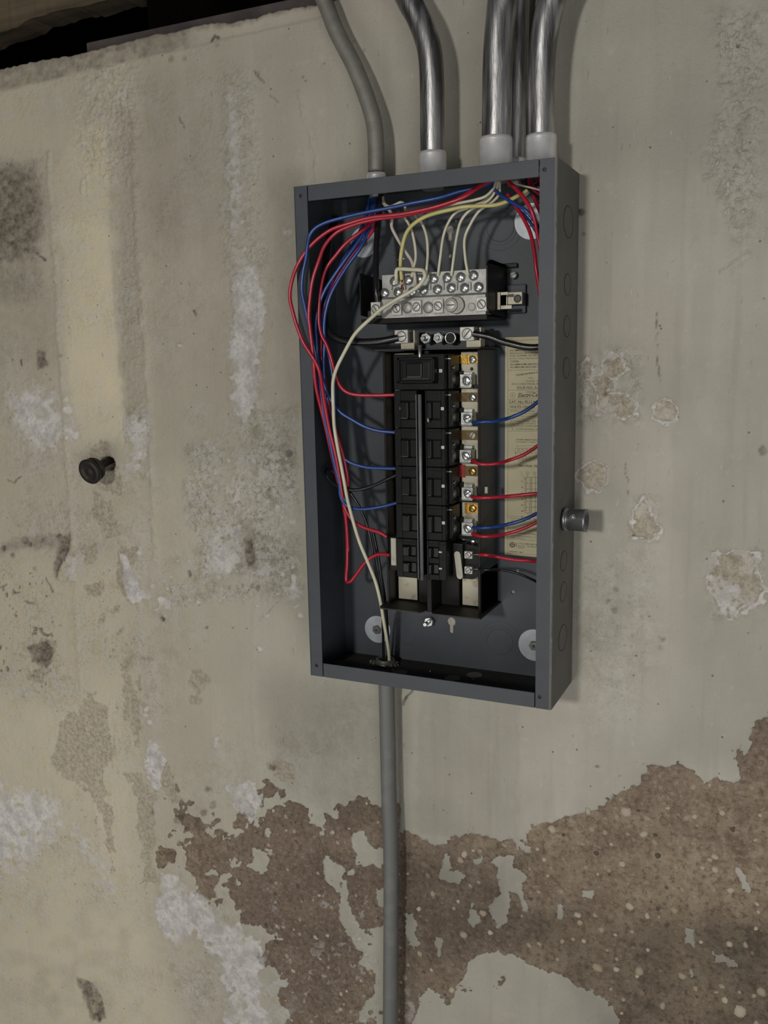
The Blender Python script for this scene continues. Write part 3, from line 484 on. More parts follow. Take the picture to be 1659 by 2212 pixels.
g = MB().box(-2.4, 1.6, .070, .450, .865, .900).build('unseen_gap_blocker', M['flatblack']); g['kind'] = 'structure'  # unseen slab added over the gap to keep light out

def multi(mb, mats, name, parent, idx):
    """build with several materials; idx = material index per face"""
    o = mb.build(name, None, parent, fix=False)
    for m in mats: o.data.materials.append(m)
    o.data.polygons.foreach_set('material_index', idx[:len(o.data.polygons)]); o.data.update(); return o
class MM(MB):
    """MB whose shapes may carry different materials"""
    def __init__(s): super().__init__(); s.mi = []; s.cur = 0
    def add(s, vs, fs, smooth=False): super().add(vs, fs, smooth); s.mi += [s.cur]*len(fs); return s
    def use(s, k): s.cur = k; return s
    def build(s, name, mats, parent=None): return multi_build(s, name, mats, parent)
def multi_build(s, name, mats, parent):
    off = world_loc(parent) if parent is not None else (0, 0, 0)
    me = bpy.data.meshes.new(name); me.from_pydata([(p[0]-off[0], p[1]-off[1], p[2]-off[2]) for p in s.v], [], s.f)
    me.polygons.foreach_set('use_smooth', s.sm); me.polygons.foreach_set('material_index', s.mi)
    for m in mats: me.materials.append(m)
    me.update(); bm = bmesh.new(); bm.from_mesh(me); bmesh.ops.recalc_face_normals(bm, faces=bm.faces); bm.to_mesh(me); bm.free()
    o = bpy.data.objects.new(name, me); COL.objects.link(o)
    if parent is not None: o.parent = parent
    return o
def copy_tree(o, parent=None):
    c = o.copy(); COL.objects.link(c); c.parent = parent
    for ch in list(o.children): copy_tree(ch, c)
    return c
def screw(parent, p, r, h=.0022, ang=30, name='screw', m='screw', dome=True, n=16, sw=.13):
    """slotted screw whose axis faces the room"""
    s = MM(); p = Vector(p)
    prof = [(0, r*.98), (h*.45, r), (h*.8, r*.8), (h, r*.45), (h*1.04, 0.0)] if dome else [(0, r), (h*.8, r), (h, r*.88), (h, 0.0)]
    s.rev(p, (0, -1, 0), prof, n); s.use(1); a = math.radians(ang)
    c, d = math.cos(a), math.sin(a); L_, W_ = r*.86*(1 if sw > .1 else .5), r*sw; y = p.y-h*(1.06 if dome else 1.03)
    q = [(-L_, -W_), (L_, -W_), (L_, W_), (-L_, W_)]; hd = h*.35
    top = [(p.x+u*c-v*d, y, p.z+u*d+v*c) for u, v in q]; bot = [(a_[0], y+hd, a_[2]) for a_ in top]
    s.add(top+bot, [(0, 1, 2, 3), (0, 1, 5, 4), (1, 2, 6, 5), (2, 3, 7, 6), (3, 0, 4, 7)])
    return s.build(name, [M[m], M['slot']], parent)

HW, HH, DF = .18, .343, -.115
# ================================================================= enclosure
enc = thing('breaker_panel', 'open dark grey steel breaker box mounted on the stained wall', 'electrical panel', (0, -.002, -HH))
kx, kz = -.0004, -.2770
def keyhole(cx, cz, R, r, L):
    a0 = math.asin(r/R); pts = [(cx+R*math.sin(t), cz+R*math.cos(t)) for t in np.linspace(-math.pi+a0, math.pi-a0, 22)]
    return pts+[(cx+r*math.cos(t), cz-L+r*math.sin(t)) for t in np.linspace(0, -math.pi, 8)]
h1 = at(1117.6, 1233, -.003); h2 = at(1108, 1279, -.003)
MB().plate(rect(-.1784, .1784, -.3415, .3415), [keyhole(kx, kz+.003, .0068, .0032, .015), keyhole(.0018, .2865, .0058, .003, .012)[::1],
    circ(.0018, .2517, .003), circ(h1[0], h1[2], .0026, 14), circ(h2[0], h2[2], .0026, 14)], 'xz', -.0035, -.0022).build('back_plate', M['paint'], enc)
for s in (-1, 1):
    m = MB().plate(rect(DF+.003, -.0022, -HH, HH), [], 'yz', s*HW, s*(HW-.0014))
    arc = [(s*(HW-.003+.003*math.sin(t)), DF+.003-.003*math.cos(t)) for t in np.linspace(0, math.pi/2, 7)]
    m.add([(a[0], a[1], z) for z in (-HH, HH) for a in arc], [(i, i+1, 8+i, 7+i) for i in range(6)], True)
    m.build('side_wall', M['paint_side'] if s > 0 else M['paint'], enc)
    if s > 0:
        e_ = MB(); aw = [(HW-.003+.00312*math.sin(t), DF+.003-.00312*math.cos(t)) for t in np.linspace(.55, 1.15, 4)]
        zz = [-.30+.62*i/60 for i in range(61)]; wd_ = [.35+.65*RNG.rand() for _ in zz]
        e_.add([(aw[1][0]+(aw[k][0]-aw[1][0])*wd_[i], aw[1][1]+(aw[k][1]-aw[1][1])*wd_[i], zz[i]) for i in range(61) for k in range(4)], [(i*4+k, i*4+k+1, i*4+5+k, i*4+4+k) for i in range(60) for k in range(3)], True)
        e_.build('edge_highlight', M['edgeglint'], enc, fix=False)  # bright line on the bend, stands in for its highlight
    x0, x1 = (.1587, HW-.003) if s > 0 else (-(HW-.003), -.1587)
    hz = (.3303, -.3268); hx = .1646 if s > 0 else -.1682
    MB().plate(rect(x0, x1, -HH, HH), [circ(hx, z, .0026, 14) for z in hz], 'xz', DF, DF+.0014).build('side_flange', M['paint'], enc)
    for z in hz: MB().cyl((hx, DF+.006, z), (0, -1, 0), .0035, .0034, 14).build('screw_hole', M['groove'], enc)
MB().plate(rect(-HW+.0014, HW-.0014, DF+.0014, -.0022), [], 'xy', HH, HH-.0014).build('top_wall', M['paint'], enc)
MB().plate(rect(-HW+.0014, HW-.0014, DF+.0014, -.0022), [], 'xy', -HH, -HH+.0014).build('bottom_wall', M['dirt_floor'], enc)
MB().box(-.1575, .1575, DF, DF+.0014, .3228, HH, .0004).build('top_flange', M['paint'], enc)
MB().box(-.1575, .1575, DF, DF+.0014, -HH, -.3222, .0004).build('bottom_flange', M['paint'], enc)
MB().box(.1520, .1560, DF+.0015, DF+.003, .331, .339, .0004).build('bent_tab', M['zinc'], enc)
def knockout(c, axis, radii, parent=enc, asp=1.0):
    k = MM(); a = Vector(axis); k.rev(Vector(c), axis, [(0, radii[0]*.98), (.00025, radii[0]*.96)], 26, False, asp=asp)
    k.use(1)
    for R in radii: k.ring(Vector(c), axis, R, .00030 if abs(a.y) > .5 else .00055, 32, 5, asp)
    return k.build('knockout', [M['ko'] if abs(a.y) > .5 else M['paint_side'], M['ringline'] if abs(a.y) > .5 else M['groove']], parent)
for (z, r) in ((.2763, .024), (.2005, .0165), (.1488, .0165), (.0968, .0165), (-.1557, .0165), (-.1975, .0165), (-.2610, .022)):
    knockout((HW+.0001, -.0585, z), (1, 0, 0), [r], asp=.8)
for (x, z) in ((.0745, .2850), (-.0765, .2880), (-.0780, -.3000), (.0750, -.2960)):
    knockout((x, -.0036, z), (0, -1, 0), [.0195, .0240, .0310])
for (x, y) in ((.02, -.055), (.045, -.03), (-.06, -.06)): knockout((x, y, -HH+.0016), (0, 0, 1), [.012])
# ---- directory label printed on cream paper
LY = -.0042
lab = MB().box(.0819, .1680, LY, -.0036, -.1655, .1385).build('paper_label', M['paper'], enc)
ink = MB()
YI = LY-.00018
def line(u0, v0, u1, v1, wpx=.55):
    a, b = at(u0, v0, YI), at(u1, v1, YI); d = b-a; d /= max(1e-9, np.linalg.norm(d)); n = np.array([-d[2], 0, d[0]])*wpx*.0003
    ink.add([a-n, b-n, b+n, a+n], [(0, 1, 2, 3)])
def text(u, v, hpx, s, wpx=None, shear=0.0, ang=0.0, bold=0.0):
    cu = bpy.data.curves.new('t', 'FONT'); cu.body = s; cu.size = 1; cu.shear = shear; cu.offset = bold; cu.resolution_u = 2
    o = bpy.data.objects.new('t', cu); COL.objects.link(o); dg = bpy.context.evaluated_depsgraph_get(); me = bpy.data.meshes.new_from_object(o.evaluated_get(dg))
    a = at(u, v, YI); H = abs(at(u, v-hpx, YI)[2]-a[2])/.69; xs = [q.co.x for q in me.vertices]
    W = H if wpx is None else (at(u+wpx, v, YI)[0]-a[0])/max(1e-6, max(xs)); c, d = math.cos(ang), math.sin(ang)
    ink.add([(a[0]+q.co.x*W*c-q.co.y*H*d, YI, a[2]+q.co.x*W*d+q.co.y*H*c) for q in me.vertices], [tuple(p.vertices) for p in me.polygons])
    bpy.data.objects.remove(o); bpy.data.curves.remove(cu); bpy.data.meshes.remove(me)
line(1097, 737, 1097, 1195.5); line(1097, 737, 1176, 733)
def hl(v): line(1097, v, 1180, v-.8+(v-900)*.018)
for v in (800.5, 843, 862.4, 873, 884.5, 894, 905, 921.7, 931.2, 1115, 1140.7, 1165, 1195.5): hl(v)
for (u, v, h, s, wd, b) in (
    (1101, 759, 3.6, 'ALUMINUM CONDUCTORS', 86, .02), (1101, 765, 3.4, 'BRANCH BREAKERS ARE', 80, .01), (1101, 770.6, 3.4, 'FOR COPPER OR ALUMINUM', 84, .015),
    (1101, 776.4, 3.2, 'DUCTORS MAIN/NEUTRAL', 84, .0), (1102, 782.8, 3.6, 'COPPER', 19, .02), (1102, 789, 3.4, 'ALUMINUM SERVICE CO', 74, .02),
    (1102, 795, 3.4, 'ALUMINUM GROUND CO', 68, .02), (1142, 818, 2.8, 'INC.', 11, 0), (1135, 825, 3.6, 'CLASS CTL', 36, 0), (1105, 831.5, 3.8, 'ENCLOSED PANEL-BOARD', 76, 0),
    (1116, 840, 5.2, 'ISSUE NO. A-', 46, .01), (1138, 848.5, 3.2, 'PUSH TYPE', 36, 0), (1099, 870.6, 5.2, 'CAT. No. PL12 RPL', 66, .02),
    (1101, 881.5, 5.2, 'VOLTS 120/240', 54, .02), (1101, 889.5, 3, 'WIRE 3 PHASE 1', 60, 0), (1101, 900.8, 3, 'MAINS 125 AMPERES MAX', 80, 0),
    (1101, 911, 3, 'SUITABLE FOR USE AS', 66, .01), (1101, 915.8, 2.8, 'SERVICE EQUIPMENT WHEN', 78, 0), (1101, 920, 2.8, 'NOT MORE THAN SIX', 60, 0),
    (1105, 928.3, 3.4, 'A  SUPPLEMENTARY', 66, 0), (1115, 951, 3, 'WHEN MAIN REQUIRED', 64, .01), (1114, 956, 3, 'CONNECT NEUTRAL AS', 66, 0),
    (1120, 1008, 4.2, 'NEUTRAL TERMINAL', 66, .03), (1102, 1121, 3, 'NOTE 1  A  B', 56, 0), (1102, 1126.5, 3, 'TERMINALS', 32, 0),
    (1135, 1147.5, 3, 'FOR USE ON', 38, 0), (1113, 1153, 3, 'FOR EQUIPMENT', 52, 0), (1102, 1158.5, 3, 'USE TERMINALS 1 2', 56, 0),
    (1102, 1163, 3, 'GROUNDING', 32, 0), (1119, 1175.5, 3, 'I-T-E CIRCUIT BREAKER', 62, .02), (1119, 1180.5, 3, 'BLDG   DIVISION', 44, 0),
    (1119, 1184.5, 2.6, 'DETROIT', 14, 0), (1101, 1193, 3, 'PRINTED  1964', 28, .02)):
    text(u, v+(u-1101)*0, h, s, wd, 0, 0, b)
text(1114.5, 812.5, 4.4, 'Underwriters Laboratories', 84, .1, .13, .02)
text(1118.5, 858.5, 9.0, 'Electri-Center', 62, .28, .03, .018)
def iring(u, v, rpx, w_=.6, n=20):
    for i in range(n):
        a, b = 2*math.pi*i/n, 2*math.pi*(i+1)/n; line(u+rpx*math.cos(a), v+rpx*math.sin(a), u+rpx*math.cos(b), v+rpx*math.sin(b), w_)
iring(1107, 853.5, 5.3); text(1105.2, 856, 4.6, 'R', 3.6)
for j, (vv, uu) in enumerate(((972.5, 1121), (978.5, 1116), (988, 1127), (993, 1122))):
    for i in range(6): iring(uu+i*8.2, vv-i*.3, 2.5, .7, 8)
line(1113, 969, 1176, 966.5); line(1113, 969, 1113, 986); line(1117, 961, 1117, 967); line(1117, 964, 1160, 962)
for u in (1137, 1145.8, 1148.8, 1157): line(u, 1031, u-1.2, 1108.5, .9)
for i in range(7): v = 1031+i*12.9; line(1137, v, 1145.5, v+.1, .9); line(1148.5, v+.1, 1165, v+.2, .9); text(1125.5, v+10, 3.2, ('1A', '2', '2B', '3', '3A', '4', '4B')[i], 4, 0, 0, .02); text(1140, v+7.5, 3, '+', 3)
for u in (1139.3, 1155.2): iring(u, 1022, 2.6); line(u, 1025, u, 1031)
line(1126, 1018, 1127.5, 1027); line(1127.5, 1027, 1133, 1032); iring(1134, 1033, 2)
for i in range(12): iring(1133.5-.1*i, 1037+i*6, 1.5, .5, 6)
c_ = at(1106.6, 1176.8, YI); ink.add([(c_[0]+.0042*math.cos(t), YI, c_[2]+.0042*math.sin(t)) for t in np.linspace(0, 2*math.pi, 24, endpoint=False)], [tuple(range(24))])
line(1115.2, 1172.5, 1115.2, 1182, 1.6)
ink.build('printed_text', M['ink'], lab, fix=False)
YI = LY-.0004; ink = MB()
for (v, t_, wd) in ((1175.6, 'ITE', 8.2), (1180.2, 'EE', 6)): text(1106.6-wd/2, v, 3.2, t_, wd, 0, 0, .02)
ink.build('emblem_letters', M['paper'], lab, fix=False)
# small splashes of plaster on the box
crumbs = MB()
for (u, v, y, r) in ((866, 553, -.004, .0022), (872, 559, -.004, .0018), (859, 561, -.004, .0012), (880, 556, -.004, .001), (985, 477, -.004, .0014)):
    crumbs.rev(at(u, v, y), (0, -1, 0), [(0, r), (.0006, r*.7), (.0008, 0)], 9)
for (x, y, r) in ((-.073, -.055, .0022), (-.066, -.06, .0012), (.05, -.05, .001), (-.02, -.04, .001)): crumbs.rev((x, y, -HH+.0016), (0, 0, 1), [(0, r), (.0012, r*.7), (.0018, 0)], 8)
tag(crumbs.build('plaster_crumbs', M['wht'], enc), kind='stuff')
# crumbling putty ring round the floor conduit
pt = MB()
for i in range(46):
    a = RNG.rand()*6.283; R = .0125+RNG.rand()*.011; r = .0012+RNG.rand()*.0022
    pt.rev((-.0964+R*math.cos(a), -.032+R*.85*math.sin(a), -HH+.0012), (0, 0, 1), [(0, r), (r*.8, r*.8), (r*1.3, 0)], 6)
tag(pt.build('putty_crumbs', M['putty'], enc), kind='stuff')

# ================================================================= mounting washers
def fender(loc, R, label, ang):
    t = thing('fender_washer', label, 'washer', loc, 'washers on the screws holding the box')
    m = MB(); m.rev(loc, (0, -1, 0), [(0, R), (.0014, R), (.0016, R-.0004), (.0016, .0042), (0, .0042)], 36, False).build('washer_disc', M['washer'], t)
    l = Vector(loc); MB().cyl(l-Vector((0, .0014, 0)), (0, -1, 0), .0042, .0072, 6, False, .0008, a0=ang).build('hex_head', M['hexs'], t)
    MB().cyl(l-Vector((0, .0055, 0)), (0, -1, 0), .001, .0022, 10).build('head_dimple', M['slot'], t)
fender((-.1215, -.0036, -.2985), .0215, 'round grey washer with hex screw at the lower left inside the box', .3)
fender((.1265, -.0036, -.2945), .0235, 'round grey washer with hex screw at the lower right inside the box', .1)
fender((.1180, -.0036, .2885), .0235, 'round washer behind the red wires at the upper right inside the box', .2)
fender((-.1300, -.0036, .2790), .0215, 'round washer behind the blue bundle at the upper left inside the box', .5)

# ================================================================= bus chassis
ch = thing('bus_chassis', 'black breaker mounting tray with two tinned bus bars inside the box', 'bus chassis', (0, -.004, -.235))
for s in (-1, 1):
    t_ = MM(); t_.box(s*.0685, s*.0702, -.0755, -.004, -.2345, .1225, .0003); t_.use(1); t_.box(s*.0668, s*.0684, -.0745, -.018, -.2345, .1225); t_.use(1); t_.box(s*.0668, s*.0702, -.0765, -.0750, -.2345, .1225, .0004)
    t_.build('tray_side', [M['paint'], M['black']], ch)
MB().box(-.0668, .0668, -.0210, -.0185, -.2345, .1225).build('tray_back', M['black'], ch)
def endp(z, t, nm):
    MB().plate([(-.0767, -.0880), (-.0720, -.0970), (-.0130, -.0985), (-.0070, -.0900), (.0040, -.0900), (.0080, -.0985), (.0773, -.0985), (.0773, -.004), (-.0767, -.004)], [], 'xy', z, z+t).build(nm, M['tray'], ch)
endp(-.2365, .0018, 'end_plate'); endp(.1235, .0018, 'end_plate')
MB().box(.0706, .0716, -.0740, -.004, -.2340, -.1800).build('side_black_strip', M['flatblack'], ch)  # flat black strip along the lower tray side
for s in (-1, 1):
    b_ = MB().box(s*.0345, s*.0640, -.0505, -.0485, -.2320, .1200, .0003); b_.build('bus_bar', M['tin'], ch)
    MB().box(s*.0355, s*.0585, -.0485, -.0215, -.2300, .1180).build('bus_support', M['black'], ch)
MB().box(-.0030, .0038, -.0900, -.0210, -.2345, .1225, .0005).build('centre_rail', M['black'], ch)
MB().box(.0042, .0320, -.0560, -.0210, -.2330, -.1890, .0008).box(-.0300, -.0036, -.056, -.021, -.2330, -.1890, .0008).build('bus_cover', M['black'], ch)
MB().rev((-.0045, -.1035, -.1870), (0, 0, 1), [(0, .0025), (.2525, .0025)], 14).box(-.0105, -.0099, -.1030, -.0960, -.1870, .0655).build('retaining_rod', M['rod'], ch)
MB().rev((-.0048, -.1005, .1000), (0, 0, 1), [(0, .0023), (.0300, .0023)], 12).build('rod_end', M['emt'], ch)
# top shelf with the fixing studs and main lugs
MB().box(-.0560, .0720, -.0400, -.0200, .1255, .1500, .001).build('top_bracket', M['paint'], ch)
def nut(p, r, ln, name='hex_nut', br=.0032):
    p = Vector(p); MB().cyl(p, (0, -1, 0), .0050, r, 6, False, .0006, a0=.3).build(name, M['screw'], ch)
    MB().cyl(p, (0, -1, 0), ln, br, 14, True, .0006).build('stud', M['screw'], ch)
for (u, v, ln) in ((922, 731, .016), (949, 730, .008)): a = at(u, v, -.058); MB().cyl((a[0], -.0400, a[2]), (0, -1, 0), .0180, .0052, 16).build('stud_spacer', M['black'], ch); nut((a[0], -.058, a[2]), .0078, ln)
a = at(973, 730, -.058); MB().ring((a[0], -.0580, a[2]), (0, -1, 0), .0072, .0014, 24, 8).build('lock_ring', M['screw'], ch); MB().cyl((a[0], -.0400, a[2]), (0, -1, 0), .0170, .0066, 16).build('stud_spacer', M['black'], ch)
a = at(927, 1343, -.012); nut((a[0], -.010, a[2]), .0074, .0190); MB().cyl((a[0], -.0036, a[2]), (0, -1, 0), .0070, .0048, 14).build('stud_spacer', M['black'], ch)
for (u, v, pl, ang, tilt) in ((866.5, 728, (862, 752, 34, 16), 10, 0), (1008.5, 722, (999, 744, 38, 14), 48, 0)):
    a = at(u, v, -.082)
    lg = MB().box(a[0]-.0098, a[0]+.0098, -.082, -.0640, a[2]-.0085, a[2]+.0095, .0006).build('main_lug', M['lug'], ch)
    screw(lg, (a[0]+.0002, -.0820, a[2]+.0005), .0066, .0010, ang, 'lug_screw', 'lug', False, 22)
    MB().ring((a[0]+.0002, -.0822, a[2]+.0005), (0, -1, 0), .0069, .0004, 24, 5).build('screw_rim', M['slot'], lg)
    MB().box(a[0]-.0010, a[0]+.0180, -.0640, -.0620, a[2]-.0165, a[2]+.0085, .0003).box(a[0]+.0160, a[0]+.0180, -.0780, -.0640, a[2]-.0165, a[2]+.0085, .0003).box(a[0]-.0020, a[0]+.0180, -.0790, -.0770, a[2]-.0168, a[2]-.0080, .0003).build('lug_tab', M['tin'], lg)
    MB().box(a[0]+.0095, a[0]+.0155, -.0750, -.0640, a[2]-.0050, a[2]+.0060, .0005).build('lug_body', M['black'], lg)
# terminal tabs fixed on the right bus bar (brass, tarnished, red fibre ...)
YB = -.0522
def bx(u0, u1, v0, v1, y, t, m, name, parent=ch, b=.0002):
    a, c = at(u0, v1, y), at(u1, v0, y); return MB().box(a[0], c[0], y, y+t, a[2], c[2], b).build(name, m, parent)
tabs = ((776, 'brass', 'screw', 35, 'zinc'), (858, 'dbrass', 'screw', -45, 'tin'), (940, 'dbrass', 'tin', 60, 'tin'), (1018, 'dbrass', 'brass', -55, 'redtab'), (1098, 'brass', 'brass', -50, 'brass'), (1172, 'slot', 'zinc', 20, 'slot'))
for (v, m1, m2, ang, m3) in tabs:
    bx(990 if v < 1000 else 1004, 1035, v-10, v+10, YB, .0016, M[m1], 'stab_tab')
    if v == 1018: bx(989, 1004, v-14, v+13, YB-.0008, .0010, M['redtab'], 'red_fibre_tab')
    if v in (776, 1098): bx(1007, 1009.5, v-11, v+11, YB-.0025, .0030, M['brass'], 'tab_ridge')
    p = at(1021, v+.5, YB-.0003); screw(ch, (p[0], YB-.0003, p[2]), .0052, .0020, ang, 'stab_screw', m2)
a = at(1019, 797, -.051); MB().cyl((a[0], -.0506, a[2]), (0, -1, 0), .0003, .0024, 16).build('bus_hole', M['groove'], ch)
for v in (835, 916, 997, 1080, 1160): bx(988, 1045, v-4, v+4, -.060, .010, M['black'], 'barrier_rib')
for v in (813, 893, 972, 1054, 1130): bx(1002, 1020, v-9, v-3, -.0590, .0080, M['zinc'], 'clip_foot'); bx(988, 998, v-12, v-2, -.0580, .0070, M['black'], 'clip_block')
bx(1037, 1043, 1049, 1073, -.062, .010, M['zinc'], 'bent_clip'); bx(1047, 1053, 1052, 1066, -.066, .004, M['tin'], 'clip_tip')

# ================================================================= breakers
ROWZ = (.1182, .0709, .0205, -.0313, -.0832, -.1314, -.1868)
def breaker_body(t, x0, x1, z0, z1, yf=-.100, windows=((.30, .74),), s=1, mark=True, wd=(.28, .72), seed=0):
    """moulded case with window recess(es), handle(s), white ON mark(s)"""
    g = .0004; z0 += g; z1 -= g; W = x1-x0; H = z1-z0; b = MM()
    b.box(x0, x1, yf+.0040, -.0555, z0, z1, .0006)
    # front face built as a frame so that the window is really recessed
    wx0, wx1 = x0+W*wd[0], x0+W*wd[1]
    b.box(x0, wx0, yf, yf+.0042, z0, z1, .0007); b.box(wx1, x1, yf, yf+.0042, z0, z1, .0007)
    zs = [z0]
    for (a, c) in windows: zs += [z0+H*a, z0+H*c]
    zs.append(z1)
    for i in range(0, len(zs), 2): b.box(wx0-.0002, wx1+.0002, yf+.0003, yf+.0042, zs[i], zs[i+1], .0005)
    b.box(x0+.001, x1-.001, yf-.0006, yf+.001, z1-.0052, z1-.0044); 
    b.build('case', [M['brkr']], t)
    for (a, c) in windows:
        h0, h1 = z0+H*a, z0+H*c; hm = (wx0*.62+wx1*.38) if s > 0 else (wx0*.45+wx1*.55)
        hb = MB(); hb.box(wx0+.0008, hm, yf-.0052, yf+.0038, h0+.0012, h1-.0012, .0014); hb.box(hm, wx1-.0006, yf+.0008, yf+.0038, h0+.0012, h1-.0012, .0006).build('handle', M['handle'], t)
        if mark:
            mx = wx1+.0002 if s > 0 else wx0-.0012
            MB().box(mx, mx+(.0042 if s > 0 else .0022), yf-.0005, yf+.0002, h0+(h1-h0)*.52, h0+(h1-h0)*.52+(.0040 if len(windows) == 1 else .0022)).build('white_mark', M['wht'], t)
def lug_terminal(t, s, zc, ang, u=None):
    x = s*.0475 if u is None else u; y = -.0690
    MB().box(x-.0084, x+.0084, y+.0002, y+.0170, zc-.0088, zc+.0084, .0005).box(x-.0078, x+.0078, y-.0012, y+.0080, zc-.0098, zc-.0087, .0003).build('wire_terminal', M['zinc' if s > 0 else 'alu'], t)
    MB().ring((x+.0010, y-.0002, zc), (0, -1, 0), .0066, .0008, 22, 6).build('screw_rim', M['zinc'], t)
    screw(t, (x+.0010, y, zc), .0060, .0024, ang, 'terminal_screw')
def side_hardware(t, s, z0, z1):
    xs = s*.0302 if s > 0 else -.0444
    m = MB(); zc = z0+.0135
    m.box(s*.0298, s*.0338, -.0880, -.0560, z0+.001, z1-.002, .0006)
    m.build('terminal_cover', M['black'], t)
    MB().ring((s*.0338, -.0760, zc), (s, 0, 0), .0050, .0006, 20, 5).rev((s*.0338, -.0760, zc), (s, 0, 0), [(0, .0038), (.0008, .0036), (.0008, 0)], 14).build('calibration_screw', M['alu'], t)
    MB().rev((s*.0338, -.0780, zc+.0150), (s, 0, 0), [(0, .0032), (.0012, .0026), (.0014, 0)], 14).build('rivet', M['zinc'], t)
    MB().box(s*.0300, s*.0340, -.0888, -.0880, z1-.0075, z1-.0060).build('contact_tip', M['screw'], t)
G_BR = 'black breakers clipped to the bus chassis'
# row 1: the wide main breaker with a large hooded switch
mb_ = thing('circuit_breaker', 'wide black main breaker with large hooded switch at the top of the stack', 'breaker', (0, -.056, .0709), G_BR)
z0, z1 = ROWZ[1], ROWZ[0]
c0 = MB().box(-.0437, .0298, -.1000, -.0555, z0+.0004, z1, .0008); c0.build('case', M['brkr'], mb_)
a, c = at(861, 828, -.108), at(941, 771, -.108)
hood = MM(); hood.box(a[0], c[0], -.1080, -.0990, a[2], c[2], .0010); x0_, x1_, zz0, zz1 = a[0], c[0], a[2], c[2]
hood.box(x0_, x1_, -.1120, -.1080, zz1-.0035, zz1, .0008).box(x0_, x1_, -.1120, -.1080, zz0, zz0+.0035, .0008).box(x0_, x0_+.0035, -.1120, -.1080, zz0, zz1, .0008).box(x1_-.0035, x1_, -.1120, -.1080, zz0, zz1, .0008)
hood.build('switch_hood', [M['handle']], mb_)
MB().box(x0_+.0125, x1_-.0175, -.1130, -.1075, zz0+.0070, zz1-.0070, .0018).box(x0_+.0060, x1_-.0080, -.1100, -.1075, zz0+.0050, zz1-.0050, .0010).build('handle', M['handle'], mb_)
p = at(952, 801, -.1003); MB().box(p[0]-.0022, p[0]+.0022, -.1006, -.0998, p[2]-.0022, p[2]+.0022).build('white_mark', M['wht'], mb_)
p = at(1006, 822, -.069); lug_terminal(mb_, 1, p[2], 85, p[0]); lug_terminal(mb_, -1, p[2], 20); side_hardware(mb_, 1, z0, z1)
names = ('second', 'third', 'fourth', 'fifth')
wires_l = ('red', 'blue', 'blue', 'black', 'blue')
labl = {(1, -1): 'black breaker in the left column just below the main breaker, red wire on its left', (1, 1): 'black breaker in the right column just below the main breaker, blue wire on its right',
        (2, -1): 'black breaker in the left column with a blue wire, third row from the top', (2, 1): 'black breaker in the right column, third row down, with a red wire',
        (3, -1): 'black breaker in the left column with blue and black wires, fourth row from the top', (3, 1): 'black breaker in the right column beside the red fibre tab, fourth row from the top',
        (4, -1): 'dusty black breaker in the left column directly above the white-tagged twin breaker', (4, 1): 'black breaker in the right column feeding both a blue and a red wire'}
lugv = (822, 904, 985, 1066, 1142)
for i in range(1, 5):
    z0, z1 = ROWZ[i+1], ROWZ[i]
    for s in (-1, 1):
        t = thing('circuit_breaker', labl[(i, s)], 'breaker', (s*.02, -.056, z0), G_BR)
        x0, x1 = (.0012, .0298) if s > 0 else (-.0437, -.0106)
        breaker_body(t, x0, x1, z0, z1, s=s, mark=(s > 0 or i == 1), wd=(.10, .80) if s > 0 else (.30, .985), windows=((.22, .72),))
        u = (0, 1009, 1006, 1010, 1010)[i]; p = at(u-1, lugv[i], -.069)
        if s > 0: lug_terminal(t, 1, p[2], (0, 20, -35, 40, -60)[i], p[0]); side_hardware(t, 1, z0, z1)
        else: lug_terminal(t, -1, p[2], 15)
        if i == 1 and s > 0:
            q = at(924, 903, -.1062); MB().rev((q[0], -.1055, q[2]), (.3, -.6, -.9), [(0, .0008), (.003, .0012), (.006, .0008)], 8).build('paint_chip', M['wht'], t)
